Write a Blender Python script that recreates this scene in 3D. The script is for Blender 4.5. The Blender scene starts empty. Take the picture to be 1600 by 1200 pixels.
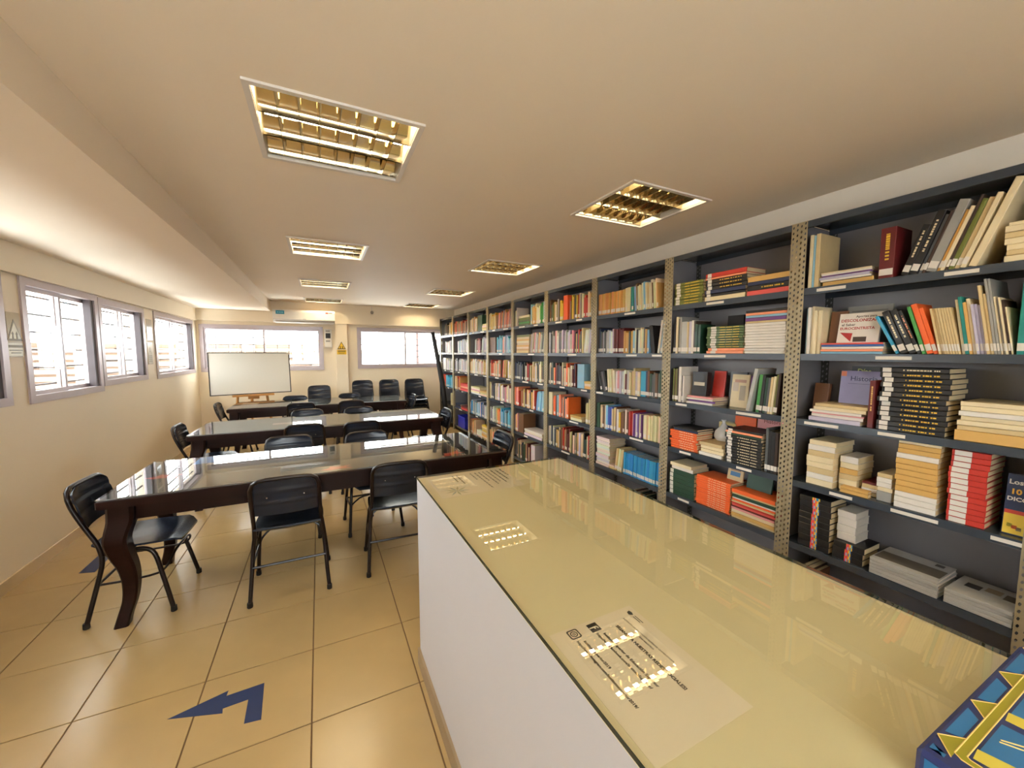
import bpy, math, random
from mathutils import Matrix, Vector
R = math.radians
random.seed(7)
scene = bpy.context.scene
COL = scene.collection

# ------------------------------------------------------------------ camera
CAM_F, CAM_YAW, CAM_PITCH, CAM_H = 605.71, 0.4607, 0.0818, 1.5695
cam_data = bpy.data.cameras.new('camera')
cam_data.sensor_fit = 'HORIZONTAL'
cam_data.sensor_width = 36.0
cam_data.lens = 36.0 * CAM_F / 1600.0
cam_data.clip_start = 0.02
cam = bpy.data.objects.new('camera', cam_data)
COL.objects.link(cam)
cam.location = (0, 0, CAM_H)
cam.rotation_euler = (math.pi / 2 - CAM_PITCH, 0, -CAM_YAW)
scene.camera = cam

# ------------------------------------------------------------------ world, exposure
SKY_STRENGTH = 16.0
TUBE_STRENGTH = 72.0
world = bpy.data.worlds.new('sky')
scene.world = world
world.use_nodes = True
wn = world.node_tree.nodes
wn['Background'].inputs['Color'].default_value = (0.93, 0.96, 1.0, 1)
wn['Background'].inputs['Strength'].default_value = SKY_STRENGTH
scene.view_settings.view_transform = 'Standard'
scene.view_settings.look = 'None'
scene.view_settings.gamma = 1.0
scene.view_settings.use_curve_mapping = False
scene.view_settings.exposure = 0.34
scene.cycles.sample_clamp_indirect = 6.0
scene.cycles.max_bounces = 9
scene.cycles.diffuse_bounces = 5
scene.cycles.glossy_bounces = 4
scene.cycles.adaptive_threshold = 0.035
scene.cycles.transparent_max_bounces = 16
scene.cycles.caustics_reflective = True
scene.cycles.caustics_refractive = False

# ------------------------------------------------------------------ room numbers (metres)
XL, XW, YF, YB = -1.8975, 2.74, 8.50, -1.7      # left wall, right wall, far wall, wall behind the camera
ZC, ZS, XB = 2.507, 2.318, -0.765               # ceiling, lower ceiling on the left, edge of the step
XS, Y0, UW = 2.4247, 1.2787, 0.9                # bookcase front, left post of the nearest case, case width
SHELF_Z = [1.922, 1.560, 1.194, 0.835, 0.469, 0.105]
SHELF_TOP = 2.287
SD = 0.30                                       # shelf depth

# ------------------------------------------------------------------ materials
def lin(c):
    if isinstance(c, str):
        c = c.lstrip('#'); c = tuple(int(c[i:i + 2], 16) for i in (0, 2, 4))
    out = []
    for v in c[:3]:
        v = v / 255.0
        out.append(v / 12.92 if v <= 0.04045 else ((v + 0.055) / 1.055) ** 2.4)
    return tuple(out)

MATS = {}
def mat(name, col, rough=0.6, metal=0.0, noise=0.06, scale=12.0, bump=0.0, coat=0.0, spec=0.5, stretch=None, ior=1.5):
    if name in MATS: return MATS[name]
    m = bpy.data.materials.new(name); m.use_nodes = True
    nt = m.node_tree; b = nt.nodes['Principled BSDF']
    c = lin(col)
    b.inputs['Roughness'].default_value = rough
    b.inputs['Metallic'].default_value = metal
    b.inputs['Specular IOR Level'].default_value = spec
    b.inputs['IOR'].default_value = ior
    if coat: b.inputs['Coat Weight'].default_value = coat; b.inputs['Coat Roughness'].default_value = 0.04
    tc = nt.nodes.new('ShaderNodeTexCoord')
    mp = nt.nodes.new('ShaderNodeMapping')
    if stretch: mp.inputs['Scale'].default_value = stretch
    nt.links.new(tc.outputs['Object'], mp.inputs['Vector'])
    nz = nt.nodes.new('ShaderNodeTexNoise'); nz.inputs['Scale'].default_value = scale
    nz.inputs['Detail'].default_value = 4
    nt.links.new(mp.outputs['Vector'], nz.inputs['Vector'])
    mx = nt.nodes.new('ShaderNodeMix'); mx.data_type = 'RGBA'
    mx.inputs['A'].default_value = tuple(v * (1 - noise) for v in c) + (1,)
    mx.inputs['B'].default_value = tuple(min(1, v * (1 + noise)) for v in c) + (1,)
    nt.links.new(nz.outputs['Fac'], mx.inputs['Factor'])
    nt.links.new(mx.outputs['Result'], b.inputs['Base Color'])
    if bump:
        bp = nt.nodes.new('ShaderNodeBump'); bp.inputs['Strength'].default_value = bump
        bp.inputs['Distance'].default_value = 0.01
        nt.links.new(nz.outputs['Fac'], bp.inputs['Height']); nt.links.new(bp.outputs['Normal'], b.inputs['Normal'])
    MATS[name] = m
    return m

def pane_mat(name, tint, ior=1.5, rough=0.0):
    if name in MATS: return MATS[name]
    m = bpy.data.materials.new(name); m.use_nodes = True
    nt = m.node_tree; nt.nodes.remove(nt.nodes['Principled BSDF'])
    out = nt.nodes['Material Output']
    tr = nt.nodes.new('ShaderNodeBsdfTransparent'); tr.inputs['Color'].default_value = tint + (1,)
    gl = nt.nodes.new('ShaderNodeBsdfGlossy'); gl.inputs['Roughness'].default_value = rough
    fr = nt.nodes.new('ShaderNodeFresnel'); fr.inputs['IOR'].default_value = ior
    geo = nt.nodes.new('ShaderNodeNewGeometry')
    ms = nt.nodes.new('ShaderNodeMixShader')
    mx = nt.nodes.new('ShaderNodeMath'); mx.operation = 'MULTIPLY'
    inv = nt.nodes.new('ShaderNodeMath'); inv.operation = 'SUBTRACT'; inv.inputs[0].default_value = 1.0
    nt.links.new(geo.outputs['Backfacing'], inv.inputs[1])
    # both faces of the sheet reflect: 2r / (1 + r)
    tw_ = nt.nodes.new('ShaderNodeMath'); tw_.operation = 'MULTIPLY'; tw_.inputs[1].default_value = 2.0
    on_ = nt.nodes.new('ShaderNodeMath'); on_.operation = 'ADD'; on_.inputs[1].default_value = 1.0
    dv_ = nt.nodes.new('ShaderNodeMath'); dv_.operation = 'DIVIDE'
    nt.links.new(fr.outputs['Fac'], tw_.inputs[0]); nt.links.new(fr.outputs['Fac'], on_.inputs[0])
    nt.links.new(tw_.outputs[0], dv_.inputs[0]); nt.links.new(on_.outputs[0], dv_.inputs[1])
    nt.links.new(dv_.outputs[0], mx.inputs[0]); nt.links.new(inv.outputs[0], mx.inputs[1])
    nt.links.new(mx.outputs[0], ms.inputs['Fac'])
    nt.links.new(tr.outputs[0], ms.inputs[1]); nt.links.new(gl.outputs[0], ms.inputs[2])
    nt.links.new(ms.outputs[0], out.inputs['Surface'])
    MATS[name] = m
    return m

def emit_mat(name, col, strength):
    m = bpy.data.materials.new(name); m.use_nodes = True
    nt = m.node_tree; b = nt.nodes['Principled BSDF']
    b.inputs['Base Color'].default_value = (0.9, 0.9, 0.88, 1)
    b.inputs['Emission Color'].default_value = col + (1,)
    b.inputs['Emission Strength'].default_value = strength
    MATS[name] = m
    return m

M_WALL = mat('wall_paint', (234, 220, 194), 0.55, noise=0.03, scale=3.0, bump=0.03)
M_CEIL = mat('ceiling_paint', (243, 229, 208), 0.6, noise=0.03, scale=2.0)
M_TILE = mat('floor_tile', (172, 145, 100), 0.24, noise=0.10, scale=5.0, coat=0.0)
M_GROUT = mat('grout', (104, 78, 48), 0.9)
M_SKIRT = mat('skirting_tile', (198, 172, 128), 0.35, noise=0.08, scale=8)
M_ALU = mat('window_aluminium', (178, 166, 168), 0.35, 0.3, noise=0.02)
M_ALUD = mat('window_gasket', (70, 60, 62), 0.5)
M_BAR = mat('grille_bar', (92, 88, 92), 0.6)
M_GLASS = pane_mat('window_glass', (0.96, 0.98, 0.97))
M_OUT = mat('outside_render', (100, 80, 65), 0.9, noise=0.06, scale=1.5)
M_OUT2 = mat('outside_pillar', (136, 120, 104), 0.9)
M_OUT3 = mat('outside_recess', (64, 48, 44), 0.9)
M_CHROME = mat('mirror_reflector', (214, 200, 168), 0.10, 1.0, noise=0.02)
M_FRAMEW = mat('lamp_frame_white', (222, 214, 204), 0.4)
M_HOUS = mat('lamp_housing', (196, 190, 176), 0.5)
M_TUBE = emit_mat('lit_tube', (1.0, 0.84, 0.58), TUBE_STRENGTH)
M_TUBE_DIM = emit_mat('lit_tube_dim', (1.0, 0.84, 0.58), TUBE_STRENGTH * 0.55)  # same tubes dimmed for the nearest lamps, so farther rows shine stronger
M_TUBE_OFF = mat('unlit_tube', (232, 230, 222), 0.3)
M_WOOD = mat('dark_mahogany', (30, 12, 9), 0.34, noise=0.35, scale=6, stretch=(1, 10, 10), spec=0.22)
M_TGLASS = pane_mat('table_glass', (0.90, 0.93, 0.91), 1.8)
M_TUBEB = mat('chair_tube_brown', (26, 16, 14), 0.28, 0.0, noise=0.1, spec=0.35)
M_SEAT = mat('chair_panel_slate', (30, 36, 48), 0.22, noise=0.08, scale=20, spec=0.38)
M_RUB = mat('rubber_foot', (16, 15, 15), 0.7)
M_SCREW = mat('screw_chrome', (190, 190, 190), 0.2, 1.0)
M_CWHITE = mat('counter_white', (202, 199, 202), 0.45, noise=0.02, scale=4)
M_CSK = mat('counter_skirting', (150, 128, 98), .5, noise=.12, scale=8)
M_CTOP = mat('counter_cream', (231, 220, 184), 0.5, noise=0.05, scale=4)
M_CGLASS = pane_mat('counter_glass', (0.98, 0.98, 0.94), 1.5)
M_CEDGE = mat('glass_edge_green', (34, 44, 34), 0.2)
M_PAPER = mat('paper_white', (238, 226, 206), 0.6, noise=0.02)
M_INK = mat('ink_black', (24, 22, 22), 0.6)
M_POST = mat('post_khaki_metal', (158, 146, 118), 0.45, 0.25, noise=0.08, scale=30)
M_POSTD = mat('post_dark_metal', (60, 60, 58), 0.5, 0.2)
M_SHELF = mat('shelf_slate_metal', (60, 68, 78), 0.24, 0.1, noise=0.08, scale=9)
M_BACK = mat('back_slate_metal', (124, 122, 126), 0.32, 0.1, noise=0.05, scale=5)
M_TAG = mat('shelf_tag_white', (222, 216, 206), 0.5)
M_PAGES = mat('page_block', (222, 202, 160), 0.85, noise=0.14, scale=160, stretch=(6, 1, 1))
M_PAGESW = mat('page_block_white', (226, 218, 204), 0.85, noise=0.10, scale=160, stretch=(6, 1, 1))
M_BLUE = mat('blue_floor_tape', (12, 34, 78), 0.5, noise=0.08)
M_REDP = mat('red_card', (214, 84, 72), 0.6)
M_EASEL = mat('easel_pine', (188, 134, 72), 0.5, noise=0.2, scale=8, stretch=(1, 1, 8))
M_BLACK = mat('black_plastic', (18, 18, 19), 0.45)
M_BOARD = mat('whiteboard_enamel', (224, 220, 208), 0.16, noise=0.02, scale=2)
M_BFRAME = mat('board_frame_dark', (62, 56, 48), 0.4)
M_YEL = mat('sign_yellow', (232, 188, 30), 0.5)

def cmat(col, rough=0.5):
    key = 'cover_%02x%02x%02x' % tuple(col) if not isinstance(col, str) else 'cover_' + col.lstrip('#')
    return mat(key, col, rough, noise=0.10, scale=18, coat=0.08)

# ------------------------------------------------------------------ mesh helpers
class MB:
    def __init__(s): s.v = []; s.f = []; s.mi = []; s.col = []
    def add(s, vs, fs, mi=0, col=None):
        o = len(s.v); s.v += [tuple(v) for v in vs]
        for f in fs:
            s.f.append(tuple(i + o for i in f)); s.mi.append(mi); s.col.append(col)
        return s
    def box(s, x0, y0, z0, x1, y1, z1, mi=0, M=None, col=None):
        vs = [Vector((x, y, z)) for z in (z0, z1) for y in (y0, y1) for x in (x0, x1)]
        if M is not None: vs = [M @ v for v in vs]
        return s.add(vs, [(0, 2, 3, 1), (4, 5, 7, 6), (0, 1, 5, 4), (2, 6, 7, 3), (0, 4, 6, 2), (1, 3, 7, 5)], mi, col)
    def cbox(s, x0, y0, z0, x1, y1, z1, c=0.004, mi=0):          # box with chamfered vertical and top edges
        def ring(z, d): return [(x0 + d, y0, z), (x1 - d, y0, z), (x1, y0 + d, z), (x1, y1 - d, z), (x1 - d, y1, z), (x0 + d, y1, z), (x0, y1 - d, z), (x0, y0 + d, z)]
        a = ring(z0, c); b = ring(z1 - c, c)
        t = [(x0 + c, y0 + c, z1), (x1 - c, y0 + c, z1), (x1 - c, y0 + c, z1), (x1 - c, y1 - c, z1), (x1 - c, y1 - c, z1), (x0 + c, y1 - c, z1), (x0 + c, y1 - c, z1), (x0 + c, y0 + c, z1)]
        fs = [tuple(range(7, -1, -1)), tuple(16 + i for i in range(8))]
        for i in range(8):
            j = (i + 1) % 8
            fs.append((i, j, 8 + j, 8 + i)); fs.append((8 + i, 8 + j, 16 + j, 16 + i))
        return s.add(a + b + t, fs, mi)
    def prism(s, poly, z0, z1, mi=0, M=None):
        n = len(poly)
        vs = [Vector((p[0], p[1], z0)) for p in poly] + [Vector((p[0], p[1], z1)) for p in poly]
        if M is not None: vs = [M @ v for v in vs]
        fs = [tuple(range(n - 1, -1, -1)), tuple(range(n, 2 * n))] + [(i, (i + 1) % n, n + (i + 1) % n, n + i) for i in range(n)]
        return s.add(vs, fs, mi)
    def tube(s, path, r, n=8, mi=0, cap=True, closed=False):
        path = [Vector(p) for p in path]; m = len(path)
        rr = r if isinstance(r, (list, tuple)) else [r] * m
        rings = []; up = None
        for i, p in enumerate(path):
            if closed: t = path[(i + 1) % m] - path[i - 1]
            else: t = path[min(i + 1, m - 1)] - path[max(i - 1, 0)]
            t.normalize()
            if up is None:
                up = Vector((0, 0, 1)) if abs(t.z) < 0.9 else Vector((0, 1, 0))
            a = up - t * up.dot(t)
            if a.length < 1e-5: a = t.orthogonal()
            a.normalize(); up = a; b = t.cross(a)
            rings.append([p + (a * math.cos(2 * math.pi * k / n) + b * math.sin(2 * math.pi * k / n)) * rr[i] for k in range(n)])
        vs = [v for g in rings for v in g]; fs = []
        for i in range(m if closed else m - 1):
            i2 = (i + 1) % m
            for k in range(n):
                k2 = (k + 1) % n
                fs.append((i * n + k, i * n + k2, i2 * n + k2, i2 * n + k))
        if cap and not closed:
            fs.append(tuple(range(n - 1, -1, -1))); fs.append(tuple((m - 1) * n + k for k in range(n)))
        return s.add(vs, fs, mi)
    def mesh(s, name, mats, smooth=False):
        me = bpy.data.meshes.new(name)
        me.from_pydata(s.v, [], s.f); me.update()
        for m in (mats if isinstance(mats, (list, tuple)) else [mats]): me.materials.append(m)
        if len(me.materials) > 1: me.polygons.foreach_set('material_index', s.mi)
        if smooth:
            me.polygons.foreach_set('use_smooth', [True] * len(me.polygons))
            try: me.set_sharp_from_angle(angle=R(40))
            except Exception: pass
        return me
    def build(s, name, mats, parent=None, M=None, smooth=False):
        return link(name, s.mesh(name, mats, smooth), parent, M)

def link(name, me, parent=None, M=None):
    o = bpy.data.objects.new(name, me); COL.objects.link(o)
    if parent is not None: o.parent = parent
    if M is not None: o.matrix_basis = M
    return o
def empty(name, M=None, parent=None):
    o = bpy.data.objects.new(name, None); COL.objects.link(o); o.empty_display_size = 0.05
    if parent is not None: o.parent = parent
    if M is not None: o.matrix_basis = M
    return o
def tag(o, label, cat, group=None):
    o['label'] = label; o['category'] = cat
    if group: o['group'] = group
    return o
def struct(o): o['kind'] = 'structure'; return o
def T(x, y, z, rz=0): return Matrix.Translation((x, y, z)) @ Matrix.Rotation(rz, 4, 'Z')
def copy_tree(o, parent=None):
    c = o.copy(); COL.objects.link(c); c.parent = parent
    for ch in o.children: copy_tree(ch, c)
    return c
def smooth_path(pts, n=5):
    P = [Vector(p) for p in pts]; out = []
    for i in range(len(P) - 1):
        p0, p1, p2, p3 = P[max(i - 1, 0)], P[i], P[i + 1], P[min(i + 2, len(P) - 1)]
        for k in range(n):
            t = k / n
            out.append(0.5 * ((2 * p1) + (p2 - p0) * t + (2 * p0 - 5 * p1 + 4 * p2 - p3) * t * t + (3 * p1 - p0 - 3 * p2 + p3) * t ** 3))
    out.append(P[-1]); return out
def text_mesh(name, body, size, M, material, parent, align='LEFT', bold=0.0):
    cu = bpy.data.curves.new(name, 'FONT'); cu.body = body; cu.size = size; cu.align_x = align
    cu.extrude = 0.00012; cu.offset = bold; cu.resolution_u = 2
    o = bpy.data.objects.new(name + '_tmp', cu); COL.objects.link(o)
    dg = bpy.context.evaluated_depsgraph_get()
    me = bpy.data.meshes.new_from_object(o.evaluated_get(dg))
    bpy.data.objects.remove(o); bpy.data.curves.remove(cu)
    me.materials.clear(); me.materials.append(material)
    return link(name, me, parent, M)

def slab(mb, axis, c0, c1, a0, a1, b0, b1, holes=()):
    """a wall/ceiling slab: axis normal, thickness c0..c1, spans a and b, rectangular holes (a0,a1,b0,b1)"""
    A = sorted({a0, a1} | {min(max(h[i], a0), a1) for h in holes for i in (0, 1)})
    for i in range(len(A) - 1):
        m = (A[i] + A[i + 1]) / 2
        cuts = sorted((h[2], h[3]) for h in holes if h[0] < m < h[1])
        b = b0; spans = []
        for lo, hi in cuts:
            if lo > b: spans.append((b, lo))
            b = max(b, hi)
        if b < b1: spans.append((b, b1))
        for lo, hi in spans:
            if axis == 'x': mb.box(c0, A[i], lo, c1, A[i + 1], hi)
            elif axis == 'y': mb.box(A[i], c0, lo, A[i + 1], c1, hi)
            else: mb.box(A[i], lo, c0, A[i + 1], hi, c1)
    return mb

# ================================================================== THE ROOM
# ---- floor: grout bed with every tile on it
floor = struct(MB().box(XL - 0.18, YB - 0.18, -0.08, XW + 0.18, YF + 0.18, -0.004).build('floor', M_GROUT))
TS, TX, TY = 0.4579, -1.4578, 1.7439
g = 0.0028
tile_cache = {}
i0 = int(math.floor((XL - TX) / TS)); i1 = int(math.ceil((XW - TX) / TS))
j0 = int(math.floor((-0.6 - TY) / TS)); j1 = int(math.ceil((YF - TY) / TS))
for i in range(i0, i1):
    for j in range(j0, j1):
        x0, x1 = max(TX + i * TS + g, XL), min(TX + (i + 1) * TS - g, XW)
        y0, y1 = TY + j * TS + g, min(TY + (j + 1) * TS - g, YF)
        if x1 - x0 < 0.02 or y1 - y0 < 0.02: continue
        if x0 > 1.35 and y0 < 0.0: continue
        key = (round(x1 - x0, 3), round(y1 - y0, 3))
        if key not in tile_cache:
            tile_cache[key] = MB().cbox(0, 0, -0.004, x1 - x0, y1 - y0, 0.0, 0.0015).mesh('tile', M_TILE)
        link('tile', tile_cache[key], floor, T(x0, y0, 0))
# plain tiled area behind the camera
MB().box(XL, YB, -0.004, XW, TY + j0 * TS, -0.0005).build('tile', M_TILE, floor)

# ---- windows (a = along the wall, z) used as holes
WIN_L = [(2.02, 3.87, 1.217, 2.105), (4.075, 5.13, 1.204, 2.10), (5.17, 6.235, 1.25, 2.085), (6.575, 8.285, 1.235, 2.09)]
WIN_F = [(-1.845, 0.07, 1.234, 2.05), (0.715, 2.62, 1.247, 2.06)]
wl = slab(MB(), 'x', XL - 0.18, XL, YB - 0.18, YF + 0.18, 0, 2.75, WIN_L)
struct(wl.build('wall_left', M_WALL))
wf = slab(MB(), 'y', YF, YF + 0.18, XL, XW, 0, 2.75, WIN_F)
struct(wf.build('wall_far', M_WALL))
struct(MB().box(XW, YB - 0.18, 0, XW + 0.18, YF + 0.18, 2.75).build('wall_right', mat('wall_paint_lit', (246, 240, 228), .55, noise=.02, scale=3)))  # right wall colour lightened to stand in for daylight on its top band
WIN_FILL = (-1.1, 0.75, 1.10, 2.2)  # opening added out of view for extra daylight
struct(slab(MB(), 'y', YB - 0.18, YB, XL, XW, 0, 2.75, [WIN_FILL]).build('wall_back', M_WALL))
LAMP_W, LAMP_L = 0.635, 0.60
LAMPS = [(x, y) for y in (1.965, 3.99, 6.0, 7.90) for x in (0.111, 1.885)]
ADDED_LAMPS = [(0.111, -0.06), (1.885, -0.06)][1:]  # unseen lamp added behind the camera to bring in more light
holes = [(x - LAMP_W / 2 + 0.02, x + LAMP_W / 2 - 0.02, y - LAMP_L / 2 + 0.02, y + LAMP_L / 2 - 0.02) for x, y in LAMPS + ADDED_LAMPS]
struct(slab(MB(), 'z', ZC, ZC + 0.02, XB, XW, YB, YF, holes).build('ceiling', M_CEIL))
low = MB().box(XL, YB, ZS, XB, YF, 2.75)
struct(low.build('ceiling_low', M_CEIL))
struct(MB().box(XB, YB, 2.70, XW, YF, 2.75).build('ceiling_slab', M_CEIL))
struct(MB().box(XL, YB, 2.112, XL + 0.035, YF, ZS).build('trim_1', M_WALL))
far_beam = MB().box(XL + 0.035, YF - 0.10, 2.125, XB, YF, ZS).box(XB, YF - 0.10, 2.125, XS - .03, YF, ZC).box(XS - .03, YF - 0.10, 2.30, XW, YF, ZC)
struct(far_beam.build('trim_2', M_WALL))
struct(MB().box(0.30, YF - 0.08, 0, 0.515, YF, 2.125).build('trim_3', M_WALL))
bl = struct(MB().cbox(XL, YB, 0, XL + 0.012, YF, 0.085, 0.003).build('baseboard_left', M_SKIRT))
struct(MB().box(XL + 0.012, YF - 0.012, 0, 0.30, YF, 0.085).box(0.515, YF - 0.012, 0, XS - 0.01, YF, 0.085).box(0.29, YF - 0.092, 0, 0.525, YF - 0.08, 0.085).build('baseboard_far', M_SKIRT))

# ---- windows
def window(n, wall, a0, a1, z0, z1, split, nb, vb=0.0, fw=0.045):
    if wall == 'L': P = lambda a, d, z: (XL - d, a, z)
    else: P = lambda a, d, z: (a, YF + d, z)
    def bx(mb, A0, D0, Z0, A1, D1, Z1):
        p, q = P(A0, D0, Z0), P(A1, D1, Z1)
        return mb.box(*[min(p[i], q[i]) for i in range(3)], *[max(p[i], q[i]) for i in range(3)])
    fr = MB()
    bx(fr, a0 - 0.012, -0.012, z0 - 0.012, a1 + 0.012, 0.09, z0 + fw); bx(fr, a0 - 0.012, -0.012, z1 - fw, a1 + 0.012, 0.09, z1 + 0.012)
    bx(fr, a0 - 0.012, -0.012, z0 + fw, a0 + fw, 0.09, z1 - fw); bx(fr, a1 - fw, -0.012, z0 + fw, a1 + 0.012, 0.09, z1 - fw)
    w = struct(fr.build('window_%d' % n, M_ALU))
    s = 0.03
    for k, (b0, b1, d) in enumerate(((a0 + fw, split + s / 2, 0.025), (split - s / 2, a1 - fw, 0.055))):
        m = MB(); zz0, zz1 = z0 + fw, z1 - fw
        bx(m, b0, d, zz0, b1, d + 0.022, zz0 + s); bx(m, b0, d, zz1 - s, b1, d + 0.022, zz1)
        bx(m, b0, d, zz0 + s, b0 + s, d + 0.022, zz1 - s); bx(m, b1 - s, d, zz0 + s, b1, d + 0.022, zz1 - s)
        so = m.build('sash', M_ALU, w)
        bx(MB(), b0 + s, d + 0.009, zz0 + s, b1 - s, d + 0.013, zz1 - s).build('pane', M_GLASS, so)
        gk = MB(); e = 0.006
        bx(gk, b0 + s - e, d - 0.002, zz0 + s, b0 + s, d, zz1 - s); bx(gk, b1 - s, d - 0.002, zz0 + s, b1 - s + e, d, zz1 - s)
        gk.build('gasket', M_ALUD, so)
    if wall == 'L': bx(MB(), a1 - fw - 0.050, 0.002, z0 + fw, a1 - fw, 0.052, z1 - fw).build('jamb_strip', M_ALUD, w)  # dark strip along the far jamb of each left window
    for k in range(nb):
        z = z0 + (z1 - z0) * (k + 0.75) / (nb + 0.4)
        bx(MB(), a0, 0.12, z - 0.007, a1, 0.134, z + 0.007).build('bar', M_BAR, w)
    if vb:
        k = 1
        while a0 + k * vb < a1:
            a = a0 + k * vb; bx(MB(), a - 0.004, 0.131, z0, a + 0.004, 0.139, z1).build('bar', M_BAR, w); k += 1
    return w
window(1, 'L', *WIN_L[0], 2.95, 6)
window(2, 'L', *WIN_L[1], 4.61, 6)
window(3, 'L', *WIN_L[2], 5.74, 6)
window(4, 'L', *WIN_L[3], 7.38, 6)
window(5, 'F', *WIN_F[0], -0.905, 6, 0.19)
window(6, 'F', *WIN_F[1], 1.67, 6)

# window added in the unseen back wall to let in fill daylight
def fill_window():
    a0, a1, z0, z1 = WIN_FILL; fr = MB(); n = 4
    for x in [a0 + (a1 - a0) * q / n for q in range(n + 1)]: fr.box(x - .03, YB - .10, z0, x + .03, YB - .04, z1)
    fr.box(a0, YB - .10, z0, a1, YB - .04, z0 + .05).box(a0, YB - .10, z1 - .05, a1, YB - .04, z1)
    w = struct(fr.build('window_7', M_ALU))
    for q in range(n):
        x0 = a0 + (a1 - a0) * q / n; x1 = a0 + (a1 - a0) * (q + 1) / n
        MB().box(x0 + .03, YB - .072, z0 + .05, x1 - .03, YB - .068, z1 - .05).build('pane', M_GLASS, w)
fill_window()

# ---- what stands outside the windows
def outside():
    m = MB().box(-6.6, -4, -3, -6.2, 16, 1.72).box(-6.62, -4, 1.72, -6.18, 16, 1.80)
    o = m.build('terrace_wall', M_OUT)
    tag(o, 'beige terrace wall across from the left windows', 'building')
    for y in (3.2, 7.0, 9.3, 12.4): MB().box(-6.2, y, -3, -6.05, y + 0.45, 2.9).build('pillar', M_OUT2, o)
    for y in (5.0, 10.6): MB().box(-6.2, y, 0.4, -6.16, y + 1.1, 1.45).build('shutter', M_OUT3, o)
    m = MB().box(-7, 13.0, -3, 1.2, 13.4, 1.78)
    o = m.build('roof_parapet', M_OUT)
    tag(o, 'pale striped parapet behind the whiteboard window', 'building')
    for k in range(9): MB().box(-6, 12.97, 0.2 + k * 0.17, 1.1, 13.0, 0.31 + k * 0.17).build('slat', M_OUT2, o)
    for x in (-3.3, -1.9, -0.2): MB().box(x, 12.85, -3, x + 0.3, 12.97, 1.95).build('pillar', M_OUT2, o)
    m = MB().box(1.6, 12.0, -3, 3.4, 12.3, 3.6)
    o = m.build('white_house_wall', mat('outside_white', (246, 240, 228), 0.9))
    tag(o, 'bright white house wall seen through the right far window', 'building')
    m = MB().box(3.75, 11.0, -3, 3.83, 11.08, 3.0)
    o = m.build('mesh_fence', M_OUT3)
    tag(o, 'grey mesh fence seen through the right far window', 'fence')
    for k in range(8): MB().box(2.5 + k * 0.18, 11.03, -1, 2.515 + k * 0.18, 11.045, 3.0).build('wire', M_OUT3, o)
    for k in range(9): MB().box(2.5, 11.02, 0.8 + k * 0.22, 3.8, 11.03, 0.815 + k * 0.22).build('wire', M_OUT3, o)
    MB().box(2.46, 11.0, -3, 2.52, 11.06, 3.0).build('fence_post', M_OUT3, o)
outside()

# ================================================================== CEILING LAMPS
W2, L2 = LAMP_W / 2, LAMP_L / 2
fb = MB()
for (x0, y0, x1, y1) in ((-W2, -L2, W2, -L2 + 0.022), (-W2, L2 - 0.022, W2, L2), (-W2, -L2 + 0.022, -W2 + 0.022, L2 - 0.022), (W2 - 0.022, -L2 + 0.022, W2, L2 - 0.022)):
    fb.box(x0, y0, -0.010, x1, y1, -0.0005)
lamp_frame = fb.mesh('frame', M_FRAMEW)
hw, hl = W2 - 0.0215, L2 - 0.0215
hb = MB().box(-hw, -hl, 0.085, hw, hl, 0.09).box(-hw, -hl, 0, -hw + 0.002, hl, 0.085).box(hw - 0.002, -hl, 0, hw, hl, 0.085).box(-hw, -hl, 0, hw, -hl + 0.002, 0.085).box(-hw, hl - 0.002, 0, hw, hl, 0.085)
lamp_house = hb.mesh('housing', M_HOUS)
tw = 2 * (hl - 0.003) / 3
def trough_mesh():
    # curved mirror trough: two flanks rising to the top on either side of the tube
    m = MB(); n = 7; prof = []
    for k in range(n):
        t = k / (n - 1); prof.append((-tw / 2 + 0.004 + (tw / 2 - 0.028) * t ** 1.7, 0.004 + 0.072 * t ** 0.75))
    full = prof + [(-y, z) for y, z in reversed(prof)]
    x0, x1 = -hw + 0.003, hw - 0.003
    vs = [(x0, y, z) for y, z in full] + [(x1, y, z) for y, z in full]; N = len(full)
    m.add(vs, [(i, i + 1, N + i + 1, N + i) for i in range(N - 1)])
    return m.mesh('reflector', M_CHROME, True)
trough = trough_mesh()
def blade_mesh():
    m = MB(); n = 6; ya = tw / 2 - 0.006
    pts = []
    for k in range(n + 1):
        t = -1 + 2 * k / n
        y = ya * t; zt = 0.046 - 0.016 * (1 - t * t)          # upper edge dips in the middle
        pts.append((y, zt))
    vs = []
    for y, zt in pts: vs += [(-0.0012, y, 0.0), (0.0012, y, 0.0), (0.008, y, zt), (-0.008, y, zt)]
    fs = []
    for k in range(n):
        a, b = 4 * k, 4 * (k + 1)
        for q in range(4): fs.append((a + q, a + (q + 1) % 4, b + (q + 1) % 4, b + q))
    fs += [(3, 2, 1, 0), tuple(4 * n + q for q in range(4))]
    return m.add(vs, fs).mesh('blade', M_CHROME)
blade = blade_mesh()
tube_me = MB().tube([(-hw + 0.02, 0, 0), (hw - 0.02, 0, 0)], 0.011, 10).mesh('tube', M_TUBE, True)
tube_dim = MB().tube([(-hw + 0.02, 0, 0), (hw - 0.02, 0, 0)], 0.011, 10).mesh('tube', M_TUBE_DIM, True)
tube_off = MB().tube([(-hw + 0.02, 0, 0), (hw - 0.02, 0, 0)], 0.011, 10).mesh('tube', M_TUBE_OFF, True)
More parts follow.
